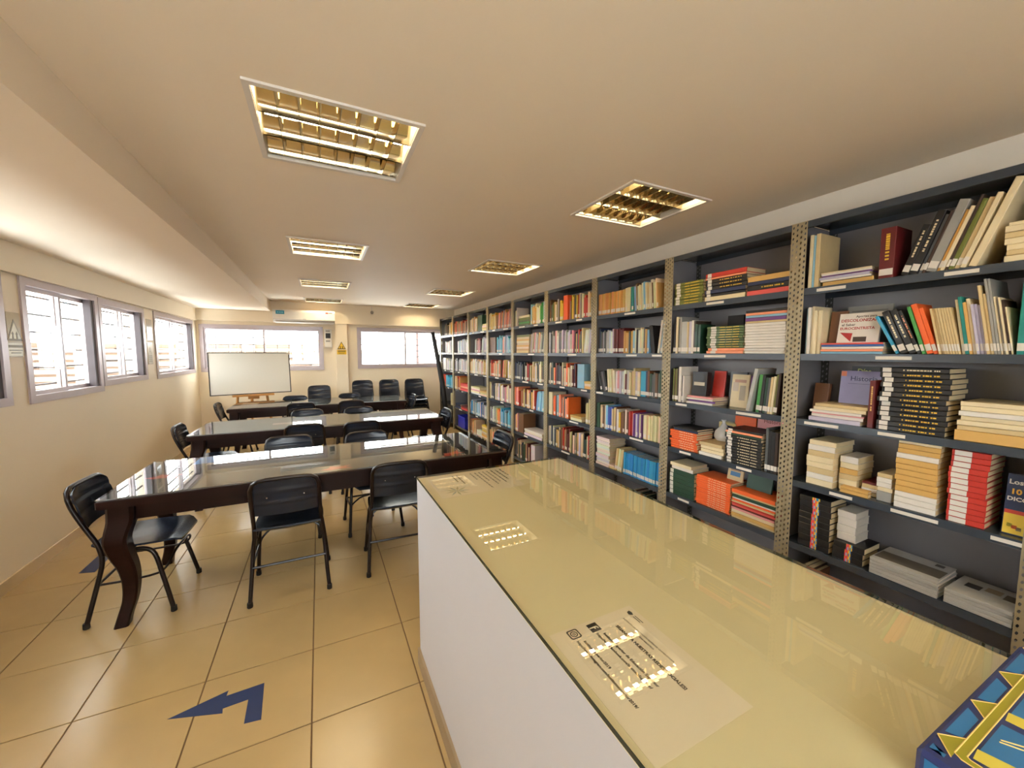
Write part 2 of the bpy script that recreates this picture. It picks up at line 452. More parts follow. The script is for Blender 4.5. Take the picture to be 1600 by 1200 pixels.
def lamp(x, y, label, lit):
    t = tag(empty('ceiling_lamp', T(x, y, ZC)), label, 'lamp', 'recessed louvre lamps in the ceiling')
    link('frame', lamp_frame, t); link('housing', lamp_house, t)
    for r in range(3):
        yy = (r - 1) * tw
        link('reflector', trough, t, T(0, yy, 0))
        link('tube', (tube_off, tube_me, tube_dim)[lit[r]], t, T(0, yy, 0.056))
        for k in range(7):
            link('blade', blade, t, T(-hw + (k + 1) * 2 * hw / 8, yy, 0.001))
    return t
NAMES4 = ['nearest the camera', 'second from the camera', 'third from the camera', 'farthest from the camera']
for k, (x, y) in enumerate(LAMPS):
    left = k % 2 == 0; row = k // 2
    if left:
        lit = (2, 2, 0) if row == 0 else (1, 1, 1)  # farther rows lit in full to brighten the far end
        lb = 'square louvre lamp of the middle ceiling row, ' + NAMES4[row]
    else:
        lit = (2, 0, 2) if row == 0 else (1, 1, 1)
        lb = 'square louvre lamp of the row beside the bookcases, ' + NAMES4[row]
    lamp(x, y, lb, lit)
for k, (x, y) in enumerate(ADDED_LAMPS):
    lamp(x, y, 'added fill lamp over the bookcase aisle, unseen behind the camera', (1, 0, 1))

# ================================================================== BOOKCASES
PW = 0.040
def post_mesh():
    m = MB(); H = SHELF_TOP; pit = 0.030; n = int(H / pit); cw = PW / 2
    for c in range(2):
        off = 0 if c == 0 else pit / 2
        xa, xb = c * cw, (c + 1) * cw
        if off: m.add([(xa, 0, 0), (xb, 0, 0), (xb, 0, off), (xa, 0, off)], [(0, 1, 2, 3)])
        for k in range(n):
            za = off + k * pit; zb = min(za + pit, H)
            if zb - za < 0.02: m.add([(xa, 0, za), (xb, 0, za), (xb, 0, zb), (xa, 0, zb)], [(0, 1, 2, 3)]); continue
            xm, zm = (xa + xb) / 2, (za + zb) / 2
            outer = [(xa, za), (xm, za), (xb, za), (xb, zm), (xb, zb), (xm, zb), (xa, zb), (xa, zm)]
            rx, rz = 0.0042, 0.0075
            inner = [(xm - rx * .7 - .001, zm - rz * .7), (xm, zm - rz), (xm + rx * .7 - .001, zm - rz * .7), (xm + rx, zm), (xm + rx * .7 + .001, zm + rz * .7), (xm, zm + rz), (xm - rx * .7 + .001, zm + rz * .7), (xm - rx, zm)]
            vs = [(x, 0, z) for x, z in outer + inner]
            m.add(vs, [(i, (i + 1) % 8, 8 + (i + 1) % 8, 8 + i) for i in range(8)])
        zl = off + n * pit
        if zl < H: m.add([(xa, 0, zl), (xb, 0, zl), (xb, 0, H), (xa, 0, H)], [(0, 1, 2, 3)])
    return m
pl = post_mesh(); pl.box(0, 0.0, 0, 0.002, PW, SHELF_TOP); post_L = pl.mesh('post', M_POST)
pr_ = post_mesh(); pr_.box(PW - 0.002, 0.0, 0, PW, PW, SHELF_TOP); post_R = pr_.mesh('post', M_POST)
rear_post = post_mesh().mesh('rear_post', M_POSTD)
side_panel = MB().box(0.003, PW, 0.05, 0.006, SD, SHELF_TOP - 0.01).mesh('side_panel', M_BACK)
back_panel = MB().box(0.004, SD - 0.002, 0.05, UW - 0.004, SD, SHELF_TOP).mesh('back_panel', M_BACK)
def shelf_mesh():
    m = MB(); a, b = 0.007, UW - 0.007; f = 0.004
    m.box(a, f, -0.004, b, SD - 0.004, 0.0)
    m.box(a, f, -0.036, b, f + 0.003, -0.004); m.box(a, f + 0.003, -0.036, b, f + 0.018, -0.033)
    m.box(a, SD - 0.008, -0.034, b, SD - 0.005, -0.004)
    return m.mesh('shelf', M_SHELF)
shelf_me = shelf_mesh()
tag_me = {w: MB().box(0, -0.0012, -0.026, w, 0, -0.010).mesh('shelf_tag', M_TAG) for w in (0.10, 0.13, 0.16)}
ORD = ['nearest', 'second nearest', 'third nearest', 'fourth nearest', 'fifth nearest', 'sixth nearest', 'third farthest', 'second farthest', 'farthest']
BQ = Matrix.Rotation(-math.pi / 2, 4, 'Z')
def case_M(k): return Matrix.Translation((XS, Y0 + UW * k, 0)) @ BQ     # local x = u (right), y = depth
TAGS = {0: [[.10, .58], [.37], [.08, .40], [.22, .47, .78], [], []], 1: [[.33], [.33], [.10, .58], [.15, .60], [.15], []], 2: [[.42], [.45, .75], [.05, .50], [.52], [], []]}
for k in range(9):
    c = tag(empty('bookcase', case_M(k)), 'slate metal bookcase with perforated posts, %s to the camera' % ORD[k] if k < 6 else 'slate metal bookcase with perforated posts, %s from the camera' % ORD[k], 'bookcase', 'metal bookcases along the right wall')
    link('post', post_L, c); link('post', post_R, c, T(UW - PW, 0, 0))
    link('rear_post', rear_post, c, T(0.008, SD - 0.004, 0)); link('rear_post', rear_post, c, T(UW - PW - 0.008, SD - 0.004, 0))
    link('side_panel', side_panel, c)
    if k == 0: link('side_panel', side_panel, c, T(UW - 0.009, 0, 0))
    link('back_panel', back_panel, c)
    for s, z in enumerate([SHELF_TOP] + SHELF_Z):
        sh = link('shelf', shelf_me, c, T(0, 0, z))
        if s == 0: continue
        us = TAGS.get(k, [[.2, .6], [.45], [.3, .7], [.5], [.35], []])[s - 1]
        for u in us: link('shelf_tag', tag_me[random.choice((.10, .13, .16))], sh, T(u, 0.004, 0))

# ================================================================== BOOKS
ONES = ['first', 'second', 'third', 'fourth', 'fifth', 'sixth', 'seventh', 'eighth', 'ninth', 'tenth', 'eleventh', 'twelfth', 'thirteenth', 'fourteenth', 'fifteenth', 'sixteenth', 'seventeenth', 'eighteenth', 'nineteenth', 'twentieth',
        'twenty-first', 'twenty-second', 'twenty-third', 'twenty-fourth', 'twenty-fifth', 'twenty-sixth', 'twenty-seventh', 'twenty-eighth', 'twenty-ninth', 'thirtieth']
SHN = ['top shelf', 'second shelf', 'third shelf', 'fourth shelf', 'fifth shelf', 'bottom shelf']
CSN = ['nearest bookcase', 'second bookcase']
C = dict(black=(26, 25, 26), navy=(34, 46, 80), maroon=(98, 24, 26), red=(186, 48, 36), pinkred=(214, 84, 78), orange=(232, 100, 40), salmon=(238, 150, 112), tan=(206, 164, 92), ochre=(198, 150, 70),
         beige=(206, 182, 134), cream=(226, 210, 172), white=(226, 220, 210), grey=(150, 148, 142), slate=(84, 88, 92), olive=(104, 110, 44), green=(70, 150, 74), darkgreen=(28, 66, 48), midgreen=(82, 104, 62), teal=(24, 130, 124),
         cyan=(40, 150, 190), blue=(50, 96, 170), lightblue=(140, 186, 210), purple=(112, 66, 130), lilac=(150, 144, 190), lavender=(190, 184, 204), brown=(104, 66, 40), yellow=(222, 178, 50), pink=(222, 150, 150), silver=(176, 176, 172), darkbrown=(58, 38, 28))
CN = dict(pinkred='pinkish red', darkgreen='dark green', midgreen='moss green', lightblue='light blue', darkbrown='dark brown')
bcache = {}
def book_meshes(t, h, d, col, pages):
    key = (round(t, 4), round(h, 3), round(d, 3), col, pages)
    if key not in bcache:
        w = min(0.0016, t * 0.12); e = 0.0025
        c = min(.0022, t * .16); cv = MB().prism([(0, c), (c, 0), (t - c, 0), (t, c), (t, d), (t - w, d), (t - w, c + w), (w, c + w), (w, d), (0, d)], 0, h)
        pg = MB().box(w, c + w, e, t - w, d - e, h - e)
        bcache[key] = (cv.mesh('book', cmat(C[col])), pg.mesh('pages', M_PAGES if pages == 'c' else M_PAGESW))
    return bcache[key]
lab_cache = {}
def add_label(o, t, h, at=0.014, hh=0.030, w=None, material=None, name='spine_label'):
    w = w or t * 0.9
    key = (name, round(w, 4), round(hh, 3), material.name if material else '')
    if key not in lab_cache:
        lab_cache[key] = MB().box(0, -0.0006, 0, w, 0, hh).mesh(name, material or M_TAG)
    return link(name, lab_cache[key], o, T((t - w) / 2, 0, at))
def add_title(o, t, h, colr, z0=.36, z1=.88, frac=0.26):
    key = ('title', round(t, 4), round(h, 3), colr, z0, z1)
    if key not in lab_cache:
        m = MB(); rnd = random.Random(hash(key[1:3])); z = z0 * h
        while z < z1 * h:
            L = rnd.uniform(0.004, 0.013)
            m.box(t * (0.5 - frac / 2), -0.0006, z, t * (0.5 + frac / 2), 0, min(z + L, z1 * h)); z += L + (0.0025 if rnd.random() < .7 else .008)
        lab_cache[key] = m.mesh('spine_print', cmat(C[colr]))
    return link('spine_print', lab_cache[key], o)
NB = [0]
def sM(k, u, v, z): return case_M(k) @ Matrix.Translation((u, v, z))
def make_book(k, s, M, t, h, d, col, label, group, pages='c', lab=False, title=None, name='book', cat='book', labh=0.030, labat=0.014):
    cv, pg = book_meshes(t, h, d, col, pages)
    o = link(name, cv, None, M); link('pages', pg, o)
    if lab: add_label(o, t, h, labat, labh)
    if title: add_title(o, t, h, title)
    tag(o, label, cat, group); NB[0] += 1
    return o
def cname(c): return CN.get(c, c)
def row(k, s, u, items, seg, v=0.018, lean=0.0, lab=True, d=0.16, pages='c', name='book'):
    """upright books from left to right; item = (colour, thickness, height[, title colour])"""
    z = SHELF_Z[s] + 0.0006; th = R(lean); rnd = random.Random(k * 100 + s * 10 + len(items))
    for i, it in enumerate(items):
        col, t, h = it[:3]; title = it[3] if len(it) > 3 else None
        dd = min(0.24, max(d, h * 0.70)); vv = v + rnd.uniform(-0.006, 0.010)
        if th > 0: M = sM(k, u + t * math.cos(th), vv, z) @ Matrix.Rotation(th, 4, 'Y') @ Matrix.Translation((-t, 0, 0))
        else: M = sM(k, u, vv, z) @ Matrix.Rotation(th, 4, 'Y')
        lb = '%s %s, %s from left in %s, %s, %s' % (cname(col), name, ONES[i], seg, SHN[s], CSN[k])
        make_book(k, s, M, t, h, dd, col, lb, seg + ' on the %s of the %s' % (SHN[s], CSN[k]), pages, lab and h > 0.15, title, name, name)
        u += (t + 0.0006) / math.cos(th)
    return u
def stack(k, s, u0, u1, items, seg, v=0.02, d=0.17, lab=False, pages='c', jit=0.006, z0=0.0, name='book', labw=0.030, labat=0.014):
    """flat pile, listed from the bottom up; item = (colour, thickness[, title colour])"""
    z = SHELF_Z[s] + z0 + 0.0006; rnd = random.Random(k * 77 + s * 13 + len(items))
    for i, it in enumerate(items):
        col, t = it[:2]; title = it[2] if len(it) > 2 else None
        L = u1 - u0; du = rnd.uniform(-jit, jit); dv = rnd.uniform(-jit, jit)
        M = sM(k, u0 + du, v + dv, z + t) @ Matrix.Rotation(R(90), 4, 'Y')
        lb = '%s %s, %s from bottom in %s, %s, %s' % (cname(col), name, ONES[i], seg, SHN[s], CSN[k])
        make_book(k, s, M, t, L, d, col, lb, seg + ' on the %s of the %s' % (SHN[s], CSN[k]), pages, lab, title, name, name, labh=labw, labat=labat)
        z += t + 0.0008
    return z - SHELF_Z[s]
def face(k, s, u0, w, h, v, col, label, t=0.014, z0=0.0, tilt=8, pages='c'):
    """book standing with its cover towards the room, leaning back; returns the object, cover plane is local x=0"""
    M = sM(k, u0 + w, v, SHELF_Z[s] + z0 + 0.0006) @ Matrix.Rotation(R(-tilt), 4, 'X') @ Matrix.Rotation(math.pi / 2, 4, 'Z') 
    o = make_book(k, s, M, t, h, w, col, label, 'books shown face out', pages)
    o['_w'] = w
    return o
def cover_text(o, body, size, y, z, material, bold=0.0, name='cover_print'):
    # cover faces local -x; reading direction is local -y, up is local z
    M = Matrix(((0, 0, -1, -0.0004), (-1, 0, 0, y), (0, 1, 0, z), (0, 0, 0, 1)))
    return text_mesh(name, body, size, M, material, o, bold=bold)
def cover_patch(o, y0, z0, y1, z1, col, name='cover_print', poly=None):
    if poly: m = MB().add([(-0.0006, y, z) for y, z in poly] + [(0, y, z) for y, z in poly], [tuple(range(len(poly)))] + [(i, (i + 1) % len(poly), len(poly) + (i + 1) % len(poly), len(poly) + i) for i in range(len(poly))])
    else: m = MB().box(-0.0006, y0, z0, 0, y1, z1)
    return m.build(name, cmat(col), o)

# ---------- nearest bookcase
k = 0
row(k, 0, .048, [('cream', .016, .285), ('lightblue', .012, .28), ('beige', .02, .285)], 'left end row', lab=False)
stack(k, 0, .11, .325, [('tan', .022), ('white', .010), ('lavender', .014), ('purple', .006), ('white', .010), ('cream', .006)], 'short left pile', d=.2, jit=.01)
row(k, 0, .352, [('maroon', .056, .235, 'yellow')], 'middle gap', lab=True)
u = row(k, 0, .432, [('black', .026, .22, 'cream'), ('black', .028, .27, 'cream'), ('slate', .012, .25), ('darkbrown', .012, .26), ('grey', .032, .295), ('ochre', .010, .25), ('cream', .012, .26), ('darkbrown', .009, .30), ('olive', .016, .28), ('beige', .018, .28), ('cream', .016, .29)], 'slanting row', lean=17)
row(k, 0, u + .006, [('cream', .024, .335)], 'gap before the pile', lean=18, lab=False, d=.2)
stack(k, 0, .742, .855, [('cream', .024), ('beige', .02), ('cream', .022), ('cream', .024), ('beige', .022), ('cream', .024), ('cream', .014)], 'right-hand magazine pile', d=.25, name='magazine', jit=.008)

row(k, 1, .048, [('lightblue', .012, .25), ('white', .014, .255), ('cream', .012, .26), ('cream', .016, .235), ('cream', .018, .235)], 'left end row', lab=False)
zs = stack(k, 1, .132, .392, [('lightblue', .012), ('salmon', .012), ('white', .012), ('blue', .010), ('pinkred', .008)], 'magazine pile', d=.24, name='magazine')
o = face(k, 1, .135, .075, .17, .08, 'brown', 'brown patterned book leaning behind the left end row, second shelf, nearest bookcase', z0=zs, tilt=6)
o = face(k, 1, .165, .19, .20, .17, 'grey', 'light grey book behind the white cover about decolonising, second shelf, nearest bookcase', z0=zs)
for q in range(6): cover_patch(o, .02, .17 - q * .016, .17 - .02 * (q % 3), .174 - q * .016, (110, 108, 104))
o = face(k, 1, .18, .175, .155, .06, 'white', 'white book with red DESCOLONIZAR title shown face out on a magazine pile', z0=zs, tilt=10)
MRED = cmat((170, 40, 44)); 
cover_text(o, 'Aportes para', .016, .105, .132, M_INK, .0002)
cover_text(o, 'DESCOLONIZAR', .0205, .167, .110, MRED, .0005)
cover_text(o, 'el Saber', .018, .162, .089, M_INK, .0003)
cover_text(o, 'EUROCENTRISTA', .0185, .167, .069, MRED, .0005)
cover_patch(o, 0, 0, 0, 0, (170, 40, 44), poly=[(.165, .055), (.110, .050), (.115, .006), (.140, .030)])
cover_patch(o, .05, .004, .105, .030, (70, 58, 50))
u = .438
u = row(k, 1, u, [('cyan', .013, .20)], 'start of the slanting row', lean=-26)
u = row(k, 1, u + .003, [('black', .025, .215, 'cream'), ('black', .025, .22, 'cream'), ('black', .014, .215, 'salmon')], 'black slanting trio', lean=-22)
u = row(k, 1, u + .002, [('green', .012, .225), ('orange', .021, .235), ('orange', .014, .215)], 'bright slanting trio', lean=-17)
u = row(k, 1, u + .002, [('beige', .0075, .205)] * 8, 'thin beige set', lean=-12)
u = row(k, 1, u + .001, [('cream', .010, .235), ('teal', .011, .245), ('tan', .009, .22), ('cream', .011, .235), ('lavender', .008, .21), ('lavender', .008, .21), ('lavender', .008, .205), ('beige', .009, .285), ('beige', .008, .25), ('grey', .008, .31), ('grey', .007, .31), ('cream', .006, .235), ('grey', .006, .235), ('cream', .006, .23), ('darkbrown', .006, .22), ('cream', .005, .19)], 'pale slanting row', lean=-9)
row(k, 1, max(u + .006, .790), [('teal', .020, .275), ('blue', .018, .255), ('blue', .018, .25)], 'right end row')

stack(k, 2, .105, .335, [('lavender', .022), ('white', .016), ('pink', .006), ('white', .014), ('cream', .018), ('beige', .016)], 'left paper pile', d=.22, jit=.012, name='magazine')
o = face(k, 2, .19, .19, .30, .20, 'slate', 'dark book titled Dias behind the lilac cover, third shelf, nearest bookcase', tilt=5)
cover_text(o, 'Días', .034, .165, .262, cmat((206, 214, 130)), .0008)
o = face(k, 2, .165, .175, .275, .15, 'lilac', 'lilac book titled Historia shown face out, third shelf, nearest bookcase', tilt=5)
cover_text(o, 'Historia', .036, .132, .222, cmat((44, 40, 92)), .0003)
cover_patch(o, .150, .245, .174, .272, (214, 120, 84)); cover_patch(o, .02, .205, .14, .2065, (70, 66, 110))
row(k, 2, .352, [('maroon', .022, .235, 'tan')], 'middle slot', lab=False)
BT = [('black', .0225, 'yellow')] * 11 + [('black', .0225, 'yellow'), ('black', .022, 'cream')]
stack(k, 2, .392, .625, BT, 'tall black pile', d=.20, lab=True, labw=.032, labat=.010, jit=.008)
stack(k, 2, .655, .858, [('tan', .045), ('beige', .02)] , 'lower right pile', d=.24, name='book')
stack(k, 2, .665, .858, [('cream', .020), ('cream', .018), ('white', .020), ('cream', .02), ('cream', .018)], 'cream pile on the right', d=.24, z0=.067, name='magazine', jit=.01)
o = face(k, 2, .05, .07, .20, .13, 'brown', 'worn brown leather folder at the left end, third shelf, nearest bookcase', t=.03)

stack(k, 3, .10, .225, [('cream', .034), ('white', .030), ('beige', .032), ('cream', .030), ('cream', .032), ('beige', .030), ('white', .030), ('cream', .026)], 'green-marked cream pile', d=.20, jit=.004)
stack(k, 3, .238, .315, [('cream', .030), ('cream', .030), ('beige', .028), ('tan', .028), ('cream', .030), ('white', .034)], 'narrow cream pile', v=.06, d=.17, jit=.004)
stack(k, 3, .262, .378, [('tan', .018), ('tan', .014)], 'low tan pile', v=.016, d=.04, jit=.002)
stack(k, 3, .33, .392, [('cream', .02), ('white', .018), ('beige', .02), ('maroon', .012)], 'maroon-topped pile', v=.07, d=.16, jit=.002)
stack(k, 3, .402, .458, [('grey', .05), ('cream', .02), ('white', .024), ('white', .022), ('beige', .02)], 'small grey-based pile', v=.04, d=.16, jit=.004)
stack(k, 3, .472, .612, [('white', .026), ('white', .026), ('white', .024), ('tan', .026), ('tan', .026), ('tan', .026), ('tan', .026), ('tan', .024), ('tan', .026), ('white', .024), ('tan', .022), ('tan', .022), ('cream', .030)], 'tall tan and white pile', d=.20, jit=.003)
stack(k, 3, .645, .755, [('red', .0235)] * 13, 'tall red pile', d=.20, lab=True, labw=.050, labat=.008, jit=.003)
o = face(k, 3, .795, .068, .245, .05, 'navy', 'blue and yellow dictionary shown face out at the right end, fourth shelf', t=.04, tilt=6)
cover_patch(o, .002, .004, .066, .085, (224, 190, 60)); cover_patch(o, .002, .085, .066, .100, (196, 60, 40))
cover_text(o, 'Los', .026, .064, .205, M_TAG, .0008); cover_text(o, '10', .030, .058, .165, cmat((224, 170, 60)), .001); cover_text(o, 'DICC', .022, .064, .138, M_TAG, .0008)
for q, cc in enumerate(((60, 110, 170), (200, 70, 50), (90, 140, 70))): cover_patch(o, .018 + q * .012, .02 + q * .006, .032 + q * .012, .034 + q * .006, cc)

PIX = [(226, 52, 100), (240, 200, 50), (40, 130, 190), (30, 36, 70), (234, 110, 50), (130, 190, 220)]
def pixels(o, t, h, z0=.42, z1=.66):
    rnd = random.Random(int(t * 1e5)); nx = 2; nz = 6; cell = [rnd.randrange(6) for _ in range(nx * nz)]; cell[:6] = [0, 1, 2, 3, 4, 5]; rnd.shuffle(cell)
    for ci in range(len(PIX)):
        m = MB()
        for a in range(nx):
            for b in range(nz):
                if cell[a * nz + b] == ci:
                    m.box(t * a / nx, -0.0007, h * (z0 + (z1 - z0) * b / nz), t * (a + 1) / nx, 0, h * (z0 + (z1 - z0) * (b + 1) / nz))
        if m.v:
            key = ('pix', ci, round(t, 4), round(h, 3))
            if key not in lab_cache: lab_cache[key] = m.mesh('spine_print', cmat(PIX[ci]))
            link('spine_print', lab_cache[key], o)
def pix_books(prefix):
    for o in [o for o in bpy.data.objects if o.get('group', '').startswith(prefix)]:
        me = o.data; t = max(v.co.x for v in me.vertices); h = max(v.co.z for v in me.vertices); pixels(o, t, h)
stack(k, 4, .075, .225, [('black', .032)] * 8 + [('black', .030)], 'tall rainbow-spined pile', d=.17, jit=.003)
zz = stack(k, 4, .245, .375, [('black', .032)] * 3, 'low rainbow-spined pile', d=.17, jit=.004)
stack(k, 4, .245, .325, [('white', .042), ('white', .040), ('white', .040), ('white', .036)], 'upper white pile', v=.05, d=.14, z0=zz, jit=.003, pages='w')
pix_books('tall rainbow'); pix_books('low rainbow')
def mags(k, s, u0, u1, n, seg, rz):
    z = SHELF_Z[s] + .0006
    for i in range(n):
        t = .016; w = u1 - u0
        M = sM(k, u0, .012, z + t) @ Matrix.Rotation(R(rz + (i % 3 - 1) * 1.2), 4, 'Z') @ Matrix.Rotation(R(90), 4, 'Y')
        o = make_book(k, s, M, t, w, .215, 'silver', 'grey magazine, %s from bottom of the %s, fifth shelf, nearest bookcase' % (ONES[i], seg), seg, 'w', name='magazine', cat='magazine')
        z += t + .0004
    # printing on the top cover (cover plane local x = 0)
    if n == 5:
        cover_patch(o, .03, .005, .13, w - .005, (96, 88, 78)); cover_patch(o, .165, w - .06, .195, w - .03, (70, 64, 60))
    else:
        cover_patch(o, .10, .03, .15, .075, (52, 48, 46)); cover_patch(o, .12, .085, .17, .13, (150, 136, 112)); cover_patch(o, .10, .14, .16, .18, (96, 90, 82))
mags(0, 4, .405, .645, 5, 'left magazine pile', 0)
mags(0, 4, .665, .855, 4, 'right magazine pile', 0)
row(k, 5, .10, [('beige', .02, .24), ('darkbrown', .03, .24), ('brown', .02, .23)], 'left end row', lab=False)
stack(k, 5, .43, .62, [('black', .03), ('darkbrown', .03), ('black', .03), ('maroon', .02)], 'dark pile', d=.2, jit=.01)

# ---------- second bookcase
k = 1
stack(k, 0, .045, .285, [('olive', .0195, 'yellow')] * 8, 'olive pile', d=.18, lab=True, labw=.035, labat=.012)
stack(k, 0, .305, .595, [('cream', .030), ('black', .018), ('navy', .026), ('black', .024, 'yellow'), ('black', .022, 'yellow'), ('black', .022, 'yellow'), ('salmon', .012), ('red', .028)], 'red-topped pile', d=.2, lab=True, labw=.030)
stack(k, 0, .605, .850, [('pinkred', .030), ('black', .030, 'yellow'), ('navy', .022), ('tan', .032)], 'pinkish pile', d=.19)
face(k, 0, .74, .11, .24, .235, 'cream', 'cream and black book standing behind the pinkish pile, top shelf, second bookcase', t=.02, tilt=3)
row(k, 1, .046, [('black', .012, .22), ('darkbrown', .010, .23), ('cream', .016, .275), ('black', .008, .26), ('grey', .018, .27), ('silver', .05, .235), ('beige', .014, .23), ('lavender', .022, .235), ('white', .02, .24), ('darkbrown', .016, .235), ('darkgreen', .020, .21), ('darkgreen', .020, .205)], 'left upright row')
stack(k, 1, .335, .598, [('salmon', .018), ('salmon', .018)] + [('midgreen', .0155, 'yellow')] * 9, 'moss green pile', d=.17, lab=True, labw=.04, labat=.03)
face(k, 1, .34, .12, .27, .215, 'black', 'black book standing behind the moss green pile, left of two', tilt=3)
face(k, 1, .47, .10, .26, .22, 'slate', 'dark slate book standing behind the moss green pile, right of two', tilt=3)
stack(k, 1, .605, .848, [('white', .0165)] * 11 + [('beige', .012), ('purple', .020), ('lightblue', .014), ('salmon', .016), ('black', .014)], 'tall white pile', d=.2, pages='w', jit=.004)
row(k, 2, .046, [('black', .012, .25), ('olive', .012, .25), ('brown', .012, .245), ('olive', .012, .25), ('darkbrown', .014, .25), ('white', .022, .265), ('slate', .012, .20), ('white', .012, .20)], 'left upright row')
zz = stack(k, 2, .185, .40, [('white', .015), ('purple', .014), ('white', .012), ('pink', .012)], 'magazine pile', d=.22, name='magazine', jit=.012)
o = face(k, 2, .19, .12, .175, .06, 'black', 'black box file with a pale label, third shelf, second bookcase', t=.05, z0=zz, tilt=4)
cover_patch(o, .015, .075, .105, .10, (190, 180, 160))
face(k, 2, .30, .09, .185, .14, 'red', 'red book behind the black box file, third shelf, second bookcase', z0=zz)
o = face(k, 2, .415, .12, .24, .16, 'slate', 'book with a dark blue cover behind the pale map cover, third shelf', tilt=5)
o = face(k, 2, .455, .12, .225, .12, 'cream', 'pale cover printed like a map shown face out, third shelf, second bookcase', tilt=6)
cover_patch(o, .02, .05, .06, .15, (170, 160, 140)); cover_patch(o, .07, .11, .11, .17, (200, 186, 170)); cover_patch(o, .02, .17, .10, .19, (190, 150, 130))
o = face(k, 2, .555, .075, .22, .13, 'purple', 'purple mottled book beside the pale map cover, third shelf, second bookcase', tilt=6)
row(k, 2, .635, [('silver', .022, .275)], 'start of the tilted row', lean=10, lab=False)
row(k, 2, .690, [('green', .026, .235), ('black', .018, .235), ('darkgreen', .018, .22), ('slate', .014, .22), ('beige', .014, .225), ('cream', .012, .23), ('olive', .012, .24), ('darkbrown', .014, .25)], 'tilted right row', lean=4)
zz = stack(k, 3, .05, .285, [('orange', .0165, 'cream')] * 8, 'orange pile', d=.18)
stack(k, 3, .08, .29, [('navy', .014), ('black', .012)], 'upper dark pair', d=.18, z0=zz)
stack(k, 3, .31, .485, [('white', .024), ('cream', .022), ('cream', .022), ('beige', .022)], 'cream pile', d=.19, jit=.01)
stack(k, 3, .505, .745, [('black', .0178, 'cream')] * 10 + [('darkgreen', .013), ('salmon', .014), ('black', .013)], 'tall black pile', d=.19, lab=True, labw=.03, jit=.005)
o = face(k, 3, .58, .20, .30, .235, 'pink', 'faded pink book titled Historia behind the tall black pile, second bookcase', tilt=2)
cover_text(o, 'Historia', .036, .16, .262, cmat((120, 40, 36)), .0004)
o = face(k, 3, .42, .15, .30, .235, 'orange', 'orange cover standing behind the cream pile, fourth shelf, second bookcase', tilt=2)
row(k, 3, .765, [('slate', .016, .27), ('black', .020, .255), ('black', .020, .25), ('darkbrown', .018, .25), ('black', .012, .25)], 'right end row')
zz = stack(k, 4, .05, .275, [('darkgreen', .032)] * 6, 'dark green pile', d=.18, lab=True, labw=.03, labat=.008, jit=.004)
stack(k, 4, .07, .26, [('white', .026), ('cream', .024)], 'upper white pair', d=.18, z0=zz, jit=.012)
zo = stack(k, 4, .295, .555, [('orange', .0145, 'cream')] * 14, 'orange pile', d=.18, jit=.003)
zm = stack(k, 4, .57, .845, [('beige', .012), ('tan', .022), ('cream', .022), ('pink', .012), ('maroon', .010), ('pinkred', .012), ('red', .010), ('beige', .010), ('orange', .012), ('white', .010), ('darkgreen', .018), ('beige', .010), ('orange', .024)], 'striped pile', d=.2, jit=.004)
o = face(k, 4, .46, .11, .115, .12, 'beige', 'small book with a blue and sand picture on top of the orange pile', z0=zo, tilt=12)
cover_patch(o, .02, .03, .09, .06, (70, 120, 160)); cover_patch(o, .02, .065, .09, .10, (160, 130, 100))
o = face(k, 4, .60, .16, .10, .12, 'darkgreen', 'dark green book standing on top of the striped pile', z0=zm, tilt=12)
row(k, 5, .73, [('orange', .03, .14), ('cyan', .05, .17)], 'right end pair', lab=False)

# a clear bag and a carton among the books
def plastic_bag():
    m = MB(); n = 10; vs = []
    prof = [(0, .001), (.046, .002), (.058, .03), (.05, .07), (.03, .10), (.012, .125), (.010, .14), (.02, .155), (.0, .156)]
    rnd = random.Random(3)
    for r, z in prof:
        for q in range(n):
            a = 2 * math.pi * q / n; rr = r * (1 + rnd.uniform(-.18, .18)); vs.append((rr * math.cos(a), rr * .9 * math.sin(a), z))
    fs = [(i * n + q, i * n + (q + 1) % n, (i + 1) * n + (q + 1) % n, (i + 1) * n + q) for i in range(len(prof) - 1) for q in range(n)]
    m.add(vs, fs)
    o = m.build('plastic_bag', mat('clear_bag', (224, 224, 222), 0.25, noise=0.1, coat=0.5), None, sM(1, .365, .20, SHELF_Z[3] + .09), True)
    return tag(o, 'crumpled pale plastic bag behind the cream pile, fourth shelf, second bookcase', 'bag')
bag = plastic_bag()
m = MB().cbox(0, 0, 0, .13, .06, .22, .002)
bx = m.build('carton', cmat((232, 214, 150)), None, sM(1, .30, .235, SHELF_Z[3] + .0005))
tag(bx, 'printed yellow and blue carton behind the plastic bag', 'box')
MB().box(.02, -.0006, .15, .11, 0, .20).build('print_patch', cmat((40, 80, 140)), bx)
MB().prism([(.04, .03), (.10, .03), (.12, .09), (.07, .12)], 0, .0006, 0, Matrix(((1, 0, 0, 0), (0, 0, -1, 0), (0, 1, 0, 0), (0, 0, 0, 1)))).build('print_patch', cmat((224, 170, 50)), bx)

